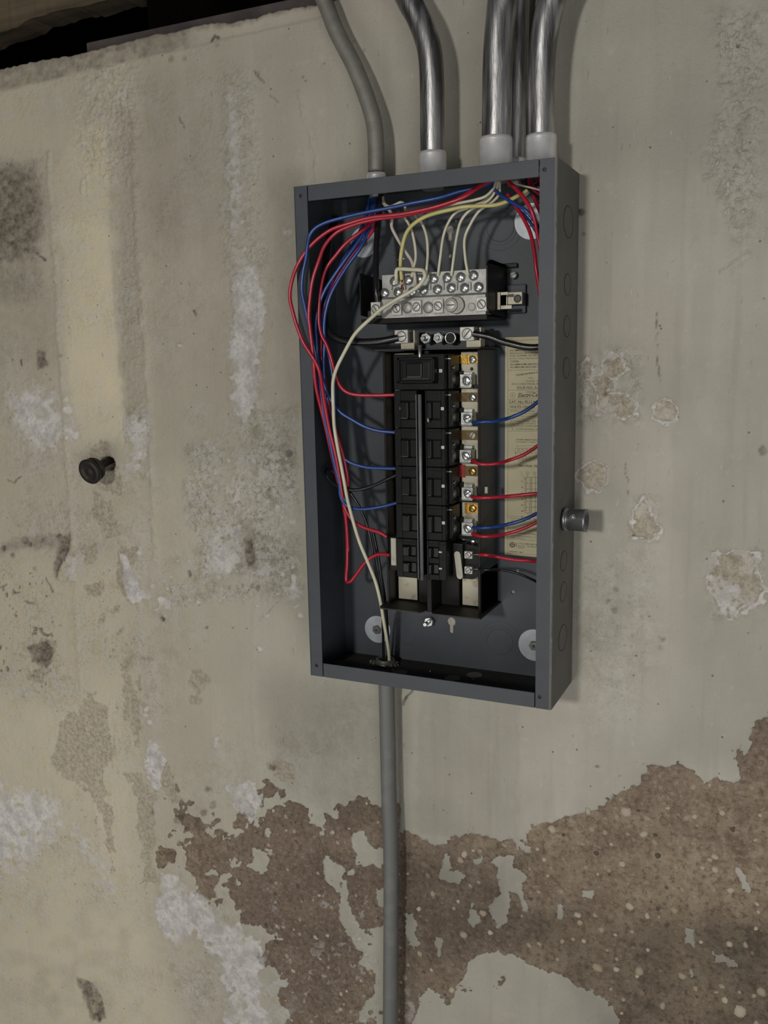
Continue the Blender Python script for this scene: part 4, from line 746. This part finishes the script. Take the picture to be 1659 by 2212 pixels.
# row 6: twin breakers
z0, z1 = ROWZ[6], ROWZ[5]
for s in (-1, 1):
    t = thing('twin_circuit_breaker', 'bottom left twin breaker with a white tag on its left edge' if s < 0 else 'bottom right twin breaker with an oval white tag and two square terminals', 'breaker', (s*.02, -.056, z0), G_BR)
    x0, x1 = (.0012, .0300) if s > 0 else (-.0437, -.0106)
    breaker_body(t, x0, x1, z0, z1, s=s, mark=s > 0, windows=((.14, .42), (.56, .84)), wd=(.12, .62) if s > 0 else (.30, .9))
    if s < 0:
        a, c = at(845, 1221, -.0905), at(855, 1163, -.0905); MB().box(a[0], c[0], -.0905, -.0895, a[2], c[2], .0003).build('white_tag', M['oval'], t)
        MB().box(-.0600, -.0437, -.0900, -.0560, z0+.006, z1-.001, .002).build('wire_housing', M['black'], t)
    else:
        a, c = at(994, 1248, -.074), at(1031, 1182, -.074)
        pr = [(a[0]-.004, c[2]+.004), (c[0], c[2]), (c[0], a[2]+.010)]+[(c[0]-.010+.010*math.cos(q_), a[2]+.008+.010*math.sin(q_)) for q_ in np.linspace(-.2, -1.4, 6)]+[(a[0]-.004, a[2]-.002)]
        MB().plate([(p_[0]-.0, p_[1]) for p_ in pr][::-1], [], 'xz', -.0700, -.0515).build('terminal_housing', M['black'], t)
        MB().box(.0300, at(1000, 1200, -.078)[0], -.0790, -.0560, z0+.003, z1-.006, .003).build('terminal_cover', M['black'], t)
        ov = []; pa, pb = np.array(at(988, 1197.5, -.0800)), np.array(at(993.5, 1244, -.0800)); dd = (pb-pa)/np.linalg.norm(pb-pa); nn = np.array([dd[2], 0, -dd[0]]); R = .0044
        for q_ in np.linspace(-90, 90, 9): ov.append(pa-dd*R*math.cos(math.radians(q_))+nn*R*math.sin(math.radians(q_)))
        for q_ in np.linspace(90, 270, 9): ov.append(pb-dd*R*math.cos(math.radians(q_))+nn*R*math.sin(math.radians(q_)))
        MB().plate([(p_[0], p_[2]) for p_ in ov], [], 'xz', -.0808, -.0788).build('white_tag', M['oval'], t)
        for (v, an) in ((1199, -50), (1232, 40)):
            p = at(1011.5, v, -.076); MB().box(p[0]-.0058, p[0]+.0058, -.0762, -.0640, p[2]-.0052, p[2]+.0052, .0006).build('wire_terminal', M['lug'], t)
            MB().ring((p[0], -.0763, p[2]), (0, -1, 0), .0039, .0004, 18, 5).build('screw_rim', M['slot'], t); screw(t, (p[0], -.0761, p[2]), .0036, .0008, an, 'terminal_screw', 'lug', False, 14)

# ================================================================= neutral bar
nb = thing('neutral_bar', 'cast aluminium neutral bar with rows of screws in a black bracket', 'neutral bar', (-.005, -.0036, .165))
YN = -.0860
MB().plate([(-.0880, .1745), (-.0720, .1680), (-.0036, .1640), (-.0036, .2330), (-.0700, .2360), (-.0860, .2330), (-.0895, .2270), (-.0895, .1760)], [], 'yz', .0832, .0850).box(.0838, .0850, -.0860, -.0100, .2300, .2345).build('bracket_end', M['black'], nb)
MB().box(.0795, .1000, -.0110, -.0036, .2300, .2360, .001).build('bracket_lip', M['black'], nb)
MB().plate([(-.0860, .1720), (-.0036, .1660), (-.0036, .2230), (-.0860, .2280)], [], 'yz', -.0982, -.0966).build('bracket_end', M['black'], nb)
MB().box(-.0966, .0832, -.0820, -.0040, .1615, .1650, .0006).box(-.0966, .0832, -.0860, -.0820, .1600, .1668, .0006).build('bracket_base', M['black'], nb)
MB().box(-.0900, -.0640, -.0800, -.0700, .1660, .1780, .001).build('jumper_block', M['tray'], nb)
MB().box(.0855, .1120, -.0100, -.0036, .1700, .2080, .0015).build('ground_strap', M['ko'], nb)
p = at(1109, 594, -.010); screw(nb, (p[0], -.0100, p[2]), .0052, .0022, 20, 'strap_screw', 'alu')
# main casting, upper zone leaning back
xa, xb = -.0655, .0812; cast = MB()
prof = [(YN, .1668), (YN, .1915), (YN+.0030, .1945), (YN+.0030, .2235), (YN+.022, .2235), (YN+.022, .1668)]
cast.add([(xa, p_[0], p_[1]) for p_ in prof]+[(xb, p_[0], p_[1]) for p_ in prof], [tuple(range(6)), tuple(range(11, 5, -1))]+[(i, (i+1) % 6, 6+(i+1) % 6, 6+i) for i in range(6)])
cast.build('casting', M['alu'], nb)
def nscrew(u, v, r=.0066, ang=40, h=.0052, y=YN+.003): p = at(u, v, y-.003); return screw(nb, (p[0], y, p[2]), r, h, ang, 'wire_screw', 'screw', sw=.06)
for (u, v) in ((851, 608), (881, 605), (906, 603), (936, 602), (965, 600), (994, 599), (1022, 595)): nscrew(u, v, ang=RNG.rand()*180)
for (u, v) in ((830, 633), (859, 631), (890, 630), (914, 627), (944, 625), (974, 622), (1003, 622), (1033, 620)): nscrew(u, v, ang=RNG.rand()*180)
# partitions between the heads and the lug row
for u in (845, 874, 901, 928, 957, 986, 1015): p = at(u, 616, YN); MB().box(p[0]-.0012, p[0]+.0012, YN-.0005, YN+.0035, p[2]-.006, p[2]+.004, .0004).build('divider', M['alu'], nb)
for (u, v, a_, yy) in ((811, 667, -55, -.0950), (856, 666, -65, -.0905), (899, 663, 42, -.0905), (946, 661, -40, -.0900), (1040, 657, -50, -.0885)):
    p = at(u, v, yy); l = MB().box(p[0]-.0070, p[0]+.0070, yy, yy+.0110, p[2]-.0090, p[2]+.0088, .0004).build('square_lug', M['lug'], nb)
    MB().ring((p[0], yy-.0002, p[2]), (0, -1, 0), .0055, .00045, 22, 5).build('screw_rim', M['slot'], l); screw(l, (p[0], yy, p[2]), .0051, .0007, a_, 'lug_screw', 'lug', False, 18)
for u in (880, 925): p = at(u, 664, YN-.0003); MB().rev((p[0], YN+.001, p[2]-.0003), (0, -1, 0), [(0, .0080), (.0020, .0074), (.0034, .0045), (.0036, 0)], 20).build('round_boss', M['alu'], nb)
p = at(975, 659, YN-.004); MB().cyl((p[0]+.006, YN+.001, p[2]), (0, -1, 0), .0050, .0115, 28, True, .0008).cyl((p[0]-.0002, YN+.001, p[2]), (0, -1, 0), .0065, .0092, 28, True, .0008).build('bonding_boss', M['hexs'], nb)
screw(nb, (p[0]-.0002, YN-.0055, p[2]), .0062, .0012, 0, 'bonding_screw', 'lug', False, 22)
p = at(1019, 663, YN); MB().cyl((p[0], YN+.001, p[2]), (0, -1, 0), .0022, .0052, 18, True, .0005).build('small_plug', M['hexs'], nb)
# spare tinned lug strap on the right of the bracket
a = at(1076, 668, -.045); MB().box(.0856, .0900, -.0530, -.0500, .1735, .1960, .0004).box(.0890, .1050, -.0500, -.0480, .1740, .1790, .0004).box(.0890, .1000, -.0500, -.0480, .1920, .1960, .0004).build('strap_frame', M['tin'], nb)
a, c = at(1096, 658, -.028), at(1128, 630, -.028); sl = MB().box(a[0]-.001, c[0], -.0280, -.0180, a[2], c[2], .0004).build('spare_lug', M['tin'], nb)
MB().box(a[0]-.001, a[0]+.0008, -.0310, -.0180, a[2]-.001, c[2]+.001, .0004).build('lug_edge', M['lug'], sl)
p = at(1118, 645, -.0282); MB().ring((p[0], -.0282, p[2]), (0, -1, 0), .0044, .0010, 18, 6).cyl((p[0], -.0279, p[2]), (0, -1, 0), .0006, .0042, 18).build('lug_hole', M['slot'], sl)

# ================================================================= conduits
def conduit(label, pts, y, r, conn, cr, m='emt', cl=None, flare=False, floor=False):
    P = [at(u, v, yy) for (u, v, yy) in pts]
    t = thing('conduit', label, 'conduit', tuple(P[-1]) if not floor else tuple(P[0]), 'steel conduits joined to the breaker box')
    MB().tube(P, r, 20, 8).build('pipe', M[m], t)
    if conn:
        cx, cyy = P[-1][0], P[-1][1]; q = HH+.0002; L_ = cl
        pr = [(0, cr*1.10), (.004, cr*1.10), (.0045, cr*1.0), (L_-.004, cr*1.0), (L_, cr*.965), (L_, r)]
        if flare: pr = [(0, cr*1.35), (.003, cr*1.32), (.006, cr*1.02), (L_-.004, cr), (L_, cr*.965), (L_, r)]
        MB().rev((cx, cyy, q), (0, 0, 1), pr, 28).build('connector', M['conn'], t)
        ln = MB(); n = 16
        ln.rev((cx, cyy, HH-.0050), (0, 0, 1), [(0, cr*1.15), (.0034, cr*1.2)], 12, False).rev((cx, cyy, HH-.0110), (0, 0, 1), [(0, cr*.78), (.007, cr*.8)], 20); ln.build('locknut', M['alu'], t)
    return t
def yv(p, y): return (p[0], p[1], y)
conduit('narrow dull grey conduit bending up to the left above the box, leftmost of the row', [(p[0], p[1], -.028-.012*min(1, max(0, p[1]/330))) for p in ((640, -120), (700, 0), (725, 64), (766, 145), (793, 214), (807, 262), (812, 310), (812.5, 372))], 0, .0113, True, .0133, 'emt_dull', .021)
conduit('shiny conduit curving to the upper left, second from the left above the box', [yv(p, -.055) for p in ((820, -110), (862, -40), (886, 6), (905, 40), (919, 76), (928, 110), (932, 150), (934, 290), (935, 366))], 0, .0160, True, .0182, 'emt', .036)
conduit('thickest shiny conduit with a flared connector above the box', [yv(p, -.060) for p in ((1110, -110), (1094, -40), (1086, 0), (1079, 72), (1075, 145), (1073, 270), (1071, 352))], 0, .0188, True, .0212, 'emt', .043, True)
conduit('thin dark conduit standing between the two thick ones, close to the wall', [yv(p, -.024) for p in ((1124, -120), (1122, 0), (1119, 145), (1115, 290), (1114, 358))], 0, .0128, True, .0140, 'emt', .022)
conduit('shiny conduit curving up to the right, rightmost above the box', [yv(p, -.060) for p in ((1235, -110), (1207, -40), (1192, 0), (1178, 66), (1170, 145), (1168, 253), (1169, 345))], 0, .0168, True, .0190, 'emt', .039)
t = conduit('long grey pipe running down the wall from under the box', [yv(p, -.030) for p in ((834, 1440), (835, 1482), (837.5, 1600), (840.5, 1730), (843.5, 1800), (845, 1900), (843, 2212), (842, 2330))], 0, .0121, False, 0, 'emt_low', floor=True)
bb = (-.0964, -.032); MB().rev((bb[0], bb[1], -HH+.0014), (0, 0, 1), [(0, .0165), (.0030, .0165), (.0034, .0150), (.0075, .0148), (.0082, .0138), (.0082, .0112), (.0010, .0110)], 26).build('bushing', M['hexs'], t)
MB().rev((bb[0], bb[1], -HH-.0125), (0, 0, 1), [(0, .0140), (.0115, .0145)], 24).build('connector', M['emt_low'], t)
# set-screw connector sticking out of the right side
cc = thing('conduit_connector', 'short empty set-screw connector sticking out of the right side of the box', 'connector', (.18, -.066, -.099))
q = at(1238, 1123, -.066); zc = q[2]; x0c = .1812
MB().rev((x0c, -.066, zc), (1, 0, 0), [(0, .0150), (.0045, .0150), (.0045, .0128), (.007, .0128), (.007, .0142), (.0265, .0142), (.027, .0150), (.0300, .0150), (.0300, .0128), (.012, .0126)], 32).build('sleeve', M['clampm'], cc)
p = at(1237, 1117, -.080); s_ = screw(cc, (p[0], -.0795, p[2]), .0042, .0042, 15, 'set_screw'); screw(cc, (p[0], -.0790, p[2]), .0030, .0050, 105, 'set_screw_cross', 'screw')

# ================================================================= iron bolt in the wall
kb = thing('iron_bolt', 'rusty dark iron bolt with a round head sticking out of the wall on the left', 'bolt', (-.638, 0, -.052))
w0 = Vector((-.6370, .012, -.0500)); w1 = Vector((-.6385, -.0480, -.0672)); ax = (w1-w0).normalized()
MB().rev(w0, ax, [(0, .0072), (.030, .0068), ((w1-w0).length-.012, .0080)], 14).build('shank', M['rust'], kb)
MB().rev(w1-ax*.0205, ax, [(0, .0190), (.004, .0205), (.0075, .0205), (.0085, .0160), (.010, .0165), (.0125, .0215), (.0180, .0225), (.0205, .0205), (.0205, .0140), (.0190, .0125), (.0190, .0060), (.0200, .0045), (.0200, 0)], 32).build('round_head', M['rust'], kb)
tag(kb, None)

# ================================================================= wires
TAIL = [0]
def wire(pts, r, m, label, name='wire', group='coloured wires in the breaker box', up=False):
    P = [at(u, v, y) for (u, v, y) in pts]
    if up:      # the run goes on behind the flange, up the right side wall to the conduits
        k = TAIL[0]; TAIL[0] += 1; e = P[-1]; xx = .1655-.0035*(k % 2)-(.002 if r > .004 else 0); yy = -.030-.0075*k
        z0_ = min(float(e[2])+.035, .26); P = [q for q in P if q[0] < .160]+[np.array((xx-.003, yy, z0_)), np.array((xx, yy, min(z0_+.03, .265))), np.array((xx-.001, yy, .285)), np.array((.150-.003*k, -.052-.002*k, .322)), np.array((.146-.003*k, -.056, .338))]
    o = MB().tube(P, r, 8, 6).build(name, M[m], None, fix=False)
    tag(o, label, 'wire', group); return o
R_ = .0026
def wp(s, y0=None):
    """'u,v,y u,v,y ...' (y in mm in front of the wall)"""
    out = []
    for q in s.split():
        a = q.split(','); out.append((float(a[0]), float(a[1]), -float(a[2])/1000))
    return out
wire(wp('1068,388,60 1045,396,70 1015,415,82 985,432,88 940,447,92 870,462,97 800,470,101 750,484,106 712,498,112 672,530,119 644,570,124 631,605,128 626,640,130 633,676,130 643,709,129 656,741,127 668,760,126 682,783,124 691,806,120 697,843,110 702,877,104 712,930,98 722,970,94 730,1010,90 738,1060,86 746,1100,82 765,1127,80 781,1137,80 804,1145,80 820,1150,80 836,1160,80'), R_, 'red', 'red wire looping outermost past the left edge of the box')
wire(wp('1064,390,64 1038,402,74 1005,424,86 950,446,90 880,464,94 810,474,98 760,487,102 725,504,106 702,530,112 688,565,117 676,602,120 670,640,121 667,683,121 670,712,121 674,748,121 677,777,120 679,806,118 684,843,112 692,877,104 705,930,96 716,980,90 728,1030,84 740,1080,78 748,1130,72 750,1174,70 750,1217,72 749,1256,74 757,1256,76 768,1243,77 789,1215,78 809,1200,79 822,1197,80 846,1199,82'), R_, 'red', 'red wire running down the left edge and hooking up to the bottom left twin breaker')
wire(wp('820,424,40 818,445,50 812,470,60 780,500,78 747,526,86 725,552,90 704,581,94 692,629,97 689,669,98 689,698,98 695,725,98 704,742,97 714,770,96 724,806,94 733,831,92 746,845,90 765,852,88 808,854,82 851,853,76'), R_, 'red', 'red wire curving across to the second breaker row on the left')
wire(wp('1072,392,60 1040,403,72 998,412,84 950,427,93 889,439,99 841,449,102 793,458,106 745,469,110 701,482,116 680,494,119 669,509,121 664,533,123 661,557,124 654,593,126 652,629,126 658,661,123 666,700,119 676,740,116 684,780,112 690,830,106 700,900,100 712,950,94 722,1000,92 733,1043,88 736,1072,86 744,1087,84 759,1097,82 794,1099,80 830,1093,76 857,1086,74'), R_, 'blue', 'blue wire arching under the top flange then down the left edge to the fifth row')
wire(wp('812,425,40 808,448,52 795,485,66 775,520,76 750,555,84 722,595,90 703,625,94 692,650,96 684,680,98 682,705,98 684,741,98 686,775,97 694,810,96 712,860,93 735,890,90 760,906,87 785,920,84 815,930,80 852,934,76'), R_, 'blue', 'blue wire ending at the third breaker row on the left')
wire(wp('806,424,38 804,450,48 800,485,60 782,530,72 750,575,80 728,610,86 713,640,90 703,676,92 700,705,93 701,741,93 699,777,93 700,814,92 705,877,90 716,940,88 735,982,85 755,998,83 790,1009,80 820,1011,78 854,1012,76'), R_, 'blue', 'blue wire ending between the third and fourth rows on the left')
wire(wp('798,426,36 790,470,50 770,515,62 742,560,74 718,610,80 700,665,86 696,705,90 706,745,92 716,795,92 722,840,92 722,890,90 722,940,89 725,985,88 733,1030,86 740,1070,84 748,1085,82'), R_, 'blue', 'blue wire hidden in the middle of the left bundle')
wire(wp('826,426,44 822,460,54 800,505,64 765,545,74 735,590,82 712,640,88 697,700,88 694,750,88 699,800,88 708,860,88 722,920,87 736,965,86 746,1005,84 751,1033,82 752,1052,80 746,1095,76 749,1140,72 752,1190,70'), R_, 'red', 'red wire seen beside the white one low on the left', )
wire(wp('728,470,14 714,510,30 706,560,46 702,620,60 702,670,72 704,701,80 710,717,84 722,728,86 743,736,86 779,739,86 823,737,84 862,730,80'), .0052, 'bwire', 'thick black cable sweeping in from the left to the left main lug', 'feeder_cable', 'thick black feeder cables')
wire(wp('1022,721,80 1059,728,78 1083,737,76 1105,743,74 1132,749,72 1161,750,70 1186,744,66'), .0044, 'bwire', 'thick black cable leaving the right main lug over the label', 'feeder_cable', 'thick black feeder cables', up=True)
sc_ = wire(wp('824,420,50 820,445,54 817,475,60 813,533,74 812,581,84 813,630,92 815,655,90'), .0042, 'bwire', 'black stranded cable hanging straight down to the leftmost neutral lug', 'feeder_cable', 'thick black feeder cables')
NY = 86
wire(wp('1074,384,58 1070,396,66 1066,407,72 1049,424,80 1025,432,84 1001,437,86 960,446,82 930,455,76 905,458,70 897,463,70 911,482,76 921,509,80 924,545,83 921,586,86 919,600,84'), .0019, 'white', 'cream wire crossing under the red pair then dropping to the neutral bar')
wire(wp('1080,384,56 1079,402,62 1078,420,66 1064,436,70 1035,456,76 1016,485,80 1004,514,82 1005,557,85 1010,588,86 1011,597,83'), .0019, 'white', 'cream wire nearest the right end of the neutral bar')
wire(wp('1078,384,60 1072,408,68 1056,432,72 1030,446,76 1013,456,78 996,477,80 987,509,82 980,557,85 976,588,86 975,597,83'), .0019, 'white', 'cream wire second from the right on the neutral bar')
wire(wp('1076,386,58 1070,400,64 1060,424,68 1020,446,74 984,460,78 968,482,80 958,509,82 951,557,85 947,588,86 946,597,83'), .0019, 'white', 'cream wire third from the right on the neutral bar')
wy = wire(wp('1172,384,50 1163,392,56 1148,404,62 1130,418,70 1117,424,74 1093,436,80 1069,443,86 1033,445,90 1001,447,92 972,453,94 936,462,95 913,471,94 890,487,92 877,505,90 869,533,89 865,569,89 868,605,90'), .0026, 'yellow', 'thick yellowed wire crossing from the right and turning down to the neutral bar')
MB().tube([at(868, 602, -.0895), at(869, 612, -.092), at(868, 621, -.0885), at(867, 628, -.0850)], .0013, 8, 4).build('bare_end', M['copper'], wy, fix=False)
wire(wp('822,418,44 827,436,52 834,446,58 845,460,66 847,475,72 846,489,74 856,511,78 866,528,80 877,545,82 888,562,84 893,578,86 896,596,89 899,618,92'), .0022, 'pinkish', 'pinkish white wire slanting down behind the yellowed one')
wire(wp('826,420,48 830,438,58 837,445,64 845,446,68 856,441,70 866,437,70 873,441,72 876,455,74 874,468,76 882,482,78 889,497,80 896,528,82 898,557,84 893,581,86 890,598,84'), .0019, 'white', 'cream wire with a squiggle below the top left conduit')
wire(wp('856,612,88 856,599,92 856,588,94 858,582,95 868,581,97 885,582,99 905,583,101 914,585,102 918,594,103 914,605,104 905,617,105 890,628,106 867,641,108 841,656,110 822,669,110 803,686,110 779,708,110 765,724,109 743,763,107 727,796,105 720,821,104 719,850,102 720,877,101 722,920,99 730,970,96 736,1000,94 744,1043,92 750,1076,90 761,1119,87 776,1169,84 794,1213,80 811,1256,76 822,1300,70 827,1330,62 834,1372,50 840,1412,38 842,1440,34'), .0026, 'white', 'long cream wire looping from the neutral bar down to the floor conduit')
# black branch wires
wire(wp('742,1038,60 726,1025,66 712,1014,72 705,1014,78 704,1022,82 712,1037,84 722,1046,85 746,1056,86 772,1058,85 804,1050,82 828,1039,80 856,1026,78'), .0024, 'bwire', 'black wire looping across to the fourth breaker row on the left')
wire(wp('744,1045,78 755,1062,80 772,1087,80 783,1109,79 794,1139,78 804,1184,75 811,1228,71 820,1271,66 826,1310,58 827,1350,46 829,1440,30'), .0020, 'bwire', 'thin black wire slanting down beside the long cream wire')
wire(wp('806,1150,60 816,1200,60 824,1250,58 832,1300,52 836,1350,42 840,1440,26'), .0026, 'bwire', 'black wire dropping into the bushing behind the cream wire')
# right side wires
wire(wp('1021,913,76 1032,912,81 1048,911,82 1068,910,76 1100,903,60 1127,892,56 1148,879,52 1168,863,48 1190,848,44'), .0025, 'blue', 'blue wire rising to the right over the upper text of the label', up=True)
wire(wp('1019,994,76 1028,999,81 1044,1003,83 1075,1001,76 1100,994,60 1130,983,54 1150,971,50 1170,957,46 1190,945,42'), .0025, 'red', 'red wire rising to the right over the upper label diagram', up=True)
wire(wp('1020,1074,76 1030,1075,81 1050,1075,83 1072,1074,76 1110,1071,62 1160,1066,56 1190,1063,50'), .0025, 'red', 'nearly level red wire crossing the lower label diagram', up=True)
wire(wp('1022,1140,76 1032,1140,81 1050,1140,83 1070,1138,76 1100,1132,64 1130,1123,60 1158,1110,54 1185,1096,48'), .0025, 'blue', 'blue wire just above a red one near the bottom of the label', up=True)
wire(wp('1020,1153,76 1032,1157,81 1048,1159,83 1066,1158,76 1090,1154,62 1125,1144,56 1160,1128,50 1188,1112,44'), .0025, 'red', 'red wire just below a blue one near the bottom of the label', up=True)
o = wire(wp('1036,1198,80 1052,1199,83 1070,1202,70 1110,1209,64 1140,1211,60 1170,1210,54 1190,1208,50'), .0025, 'red', 'red wire leaving the twin breaker below the label', up=True)
MB().tube([at(1016, 1200, -.077), at(1026, 1198, -.079), at(1038, 1198, -.080)], .0008, 6, 3).build('bare_end', M['zinc'], o, fix=False)
o = wire(wp('1034,1230,80 1052,1231,83 1080,1231,68 1100,1234,64 1125,1241,58 1150,1252,52 1180,1266,46'), .0019, 'bwire', 'thin black wire leaving the lowest terminal on the right', up=True)
MB().tube([at(1016, 1232, -.077), at(1025, 1229, -.079), at(1037, 1230, -.080)], .0009, 6, 3).build('bare_end', M['zinc'], o, fix=False)
wire(wp('1090,380,64 1096,390,70 1110,403,80 1126,421,88 1136,434,90 1148,455,92 1156,480,90 1161,506,86 1168,540,80 1176,580,74'), .0026, 'red', 'red wire slanting across in front at the upper right corner')
wire(wp('1096,420,56 1110,441,60 1122,458,64 1133,476,68 1143,497,72 1150,520,76 1155,550,80 1158,580,82 1163,612,80 1170,660,74'), .0024, 'red', 'red wire dropping behind the blue one at the upper right')
wire(wp('1146,378,40 1148,400,46 1152,420,52 1158,438,56 1168,462,58 1178,490,58'), .0024, 'red', 'short red wire tucked in the upper right corner')
wire(wp('1062,398,62 1069,410,70 1080,420,78 1093,429,84 1117,444,88 1134,454,90 1148,468,88 1160,486,84 1172,510,78'), .0023, 'blue', 'blue wire slanting down at the upper right')
wire(wp('1104,438,52 1118,452,58 1134,466,62 1148,484,64 1160,504,64 1172,530,60'), .0020, 'blue', 'darker blue wire deeper in the upper right corner')
wire(wp('1098,388,60 1107,394,66 1125,400,70 1141,404,72 1160,409,72 1182,416,68'), .0012, 'pinkish', 'thin bare-looking grey wire crossing the upper right corner', 'wire')
wire(wp('1176,374,44 1162,390,50 1155,398,54 1146,410,58 1130,424,60'), .0026, 'white', 'short cream wire end in the upper right corner')
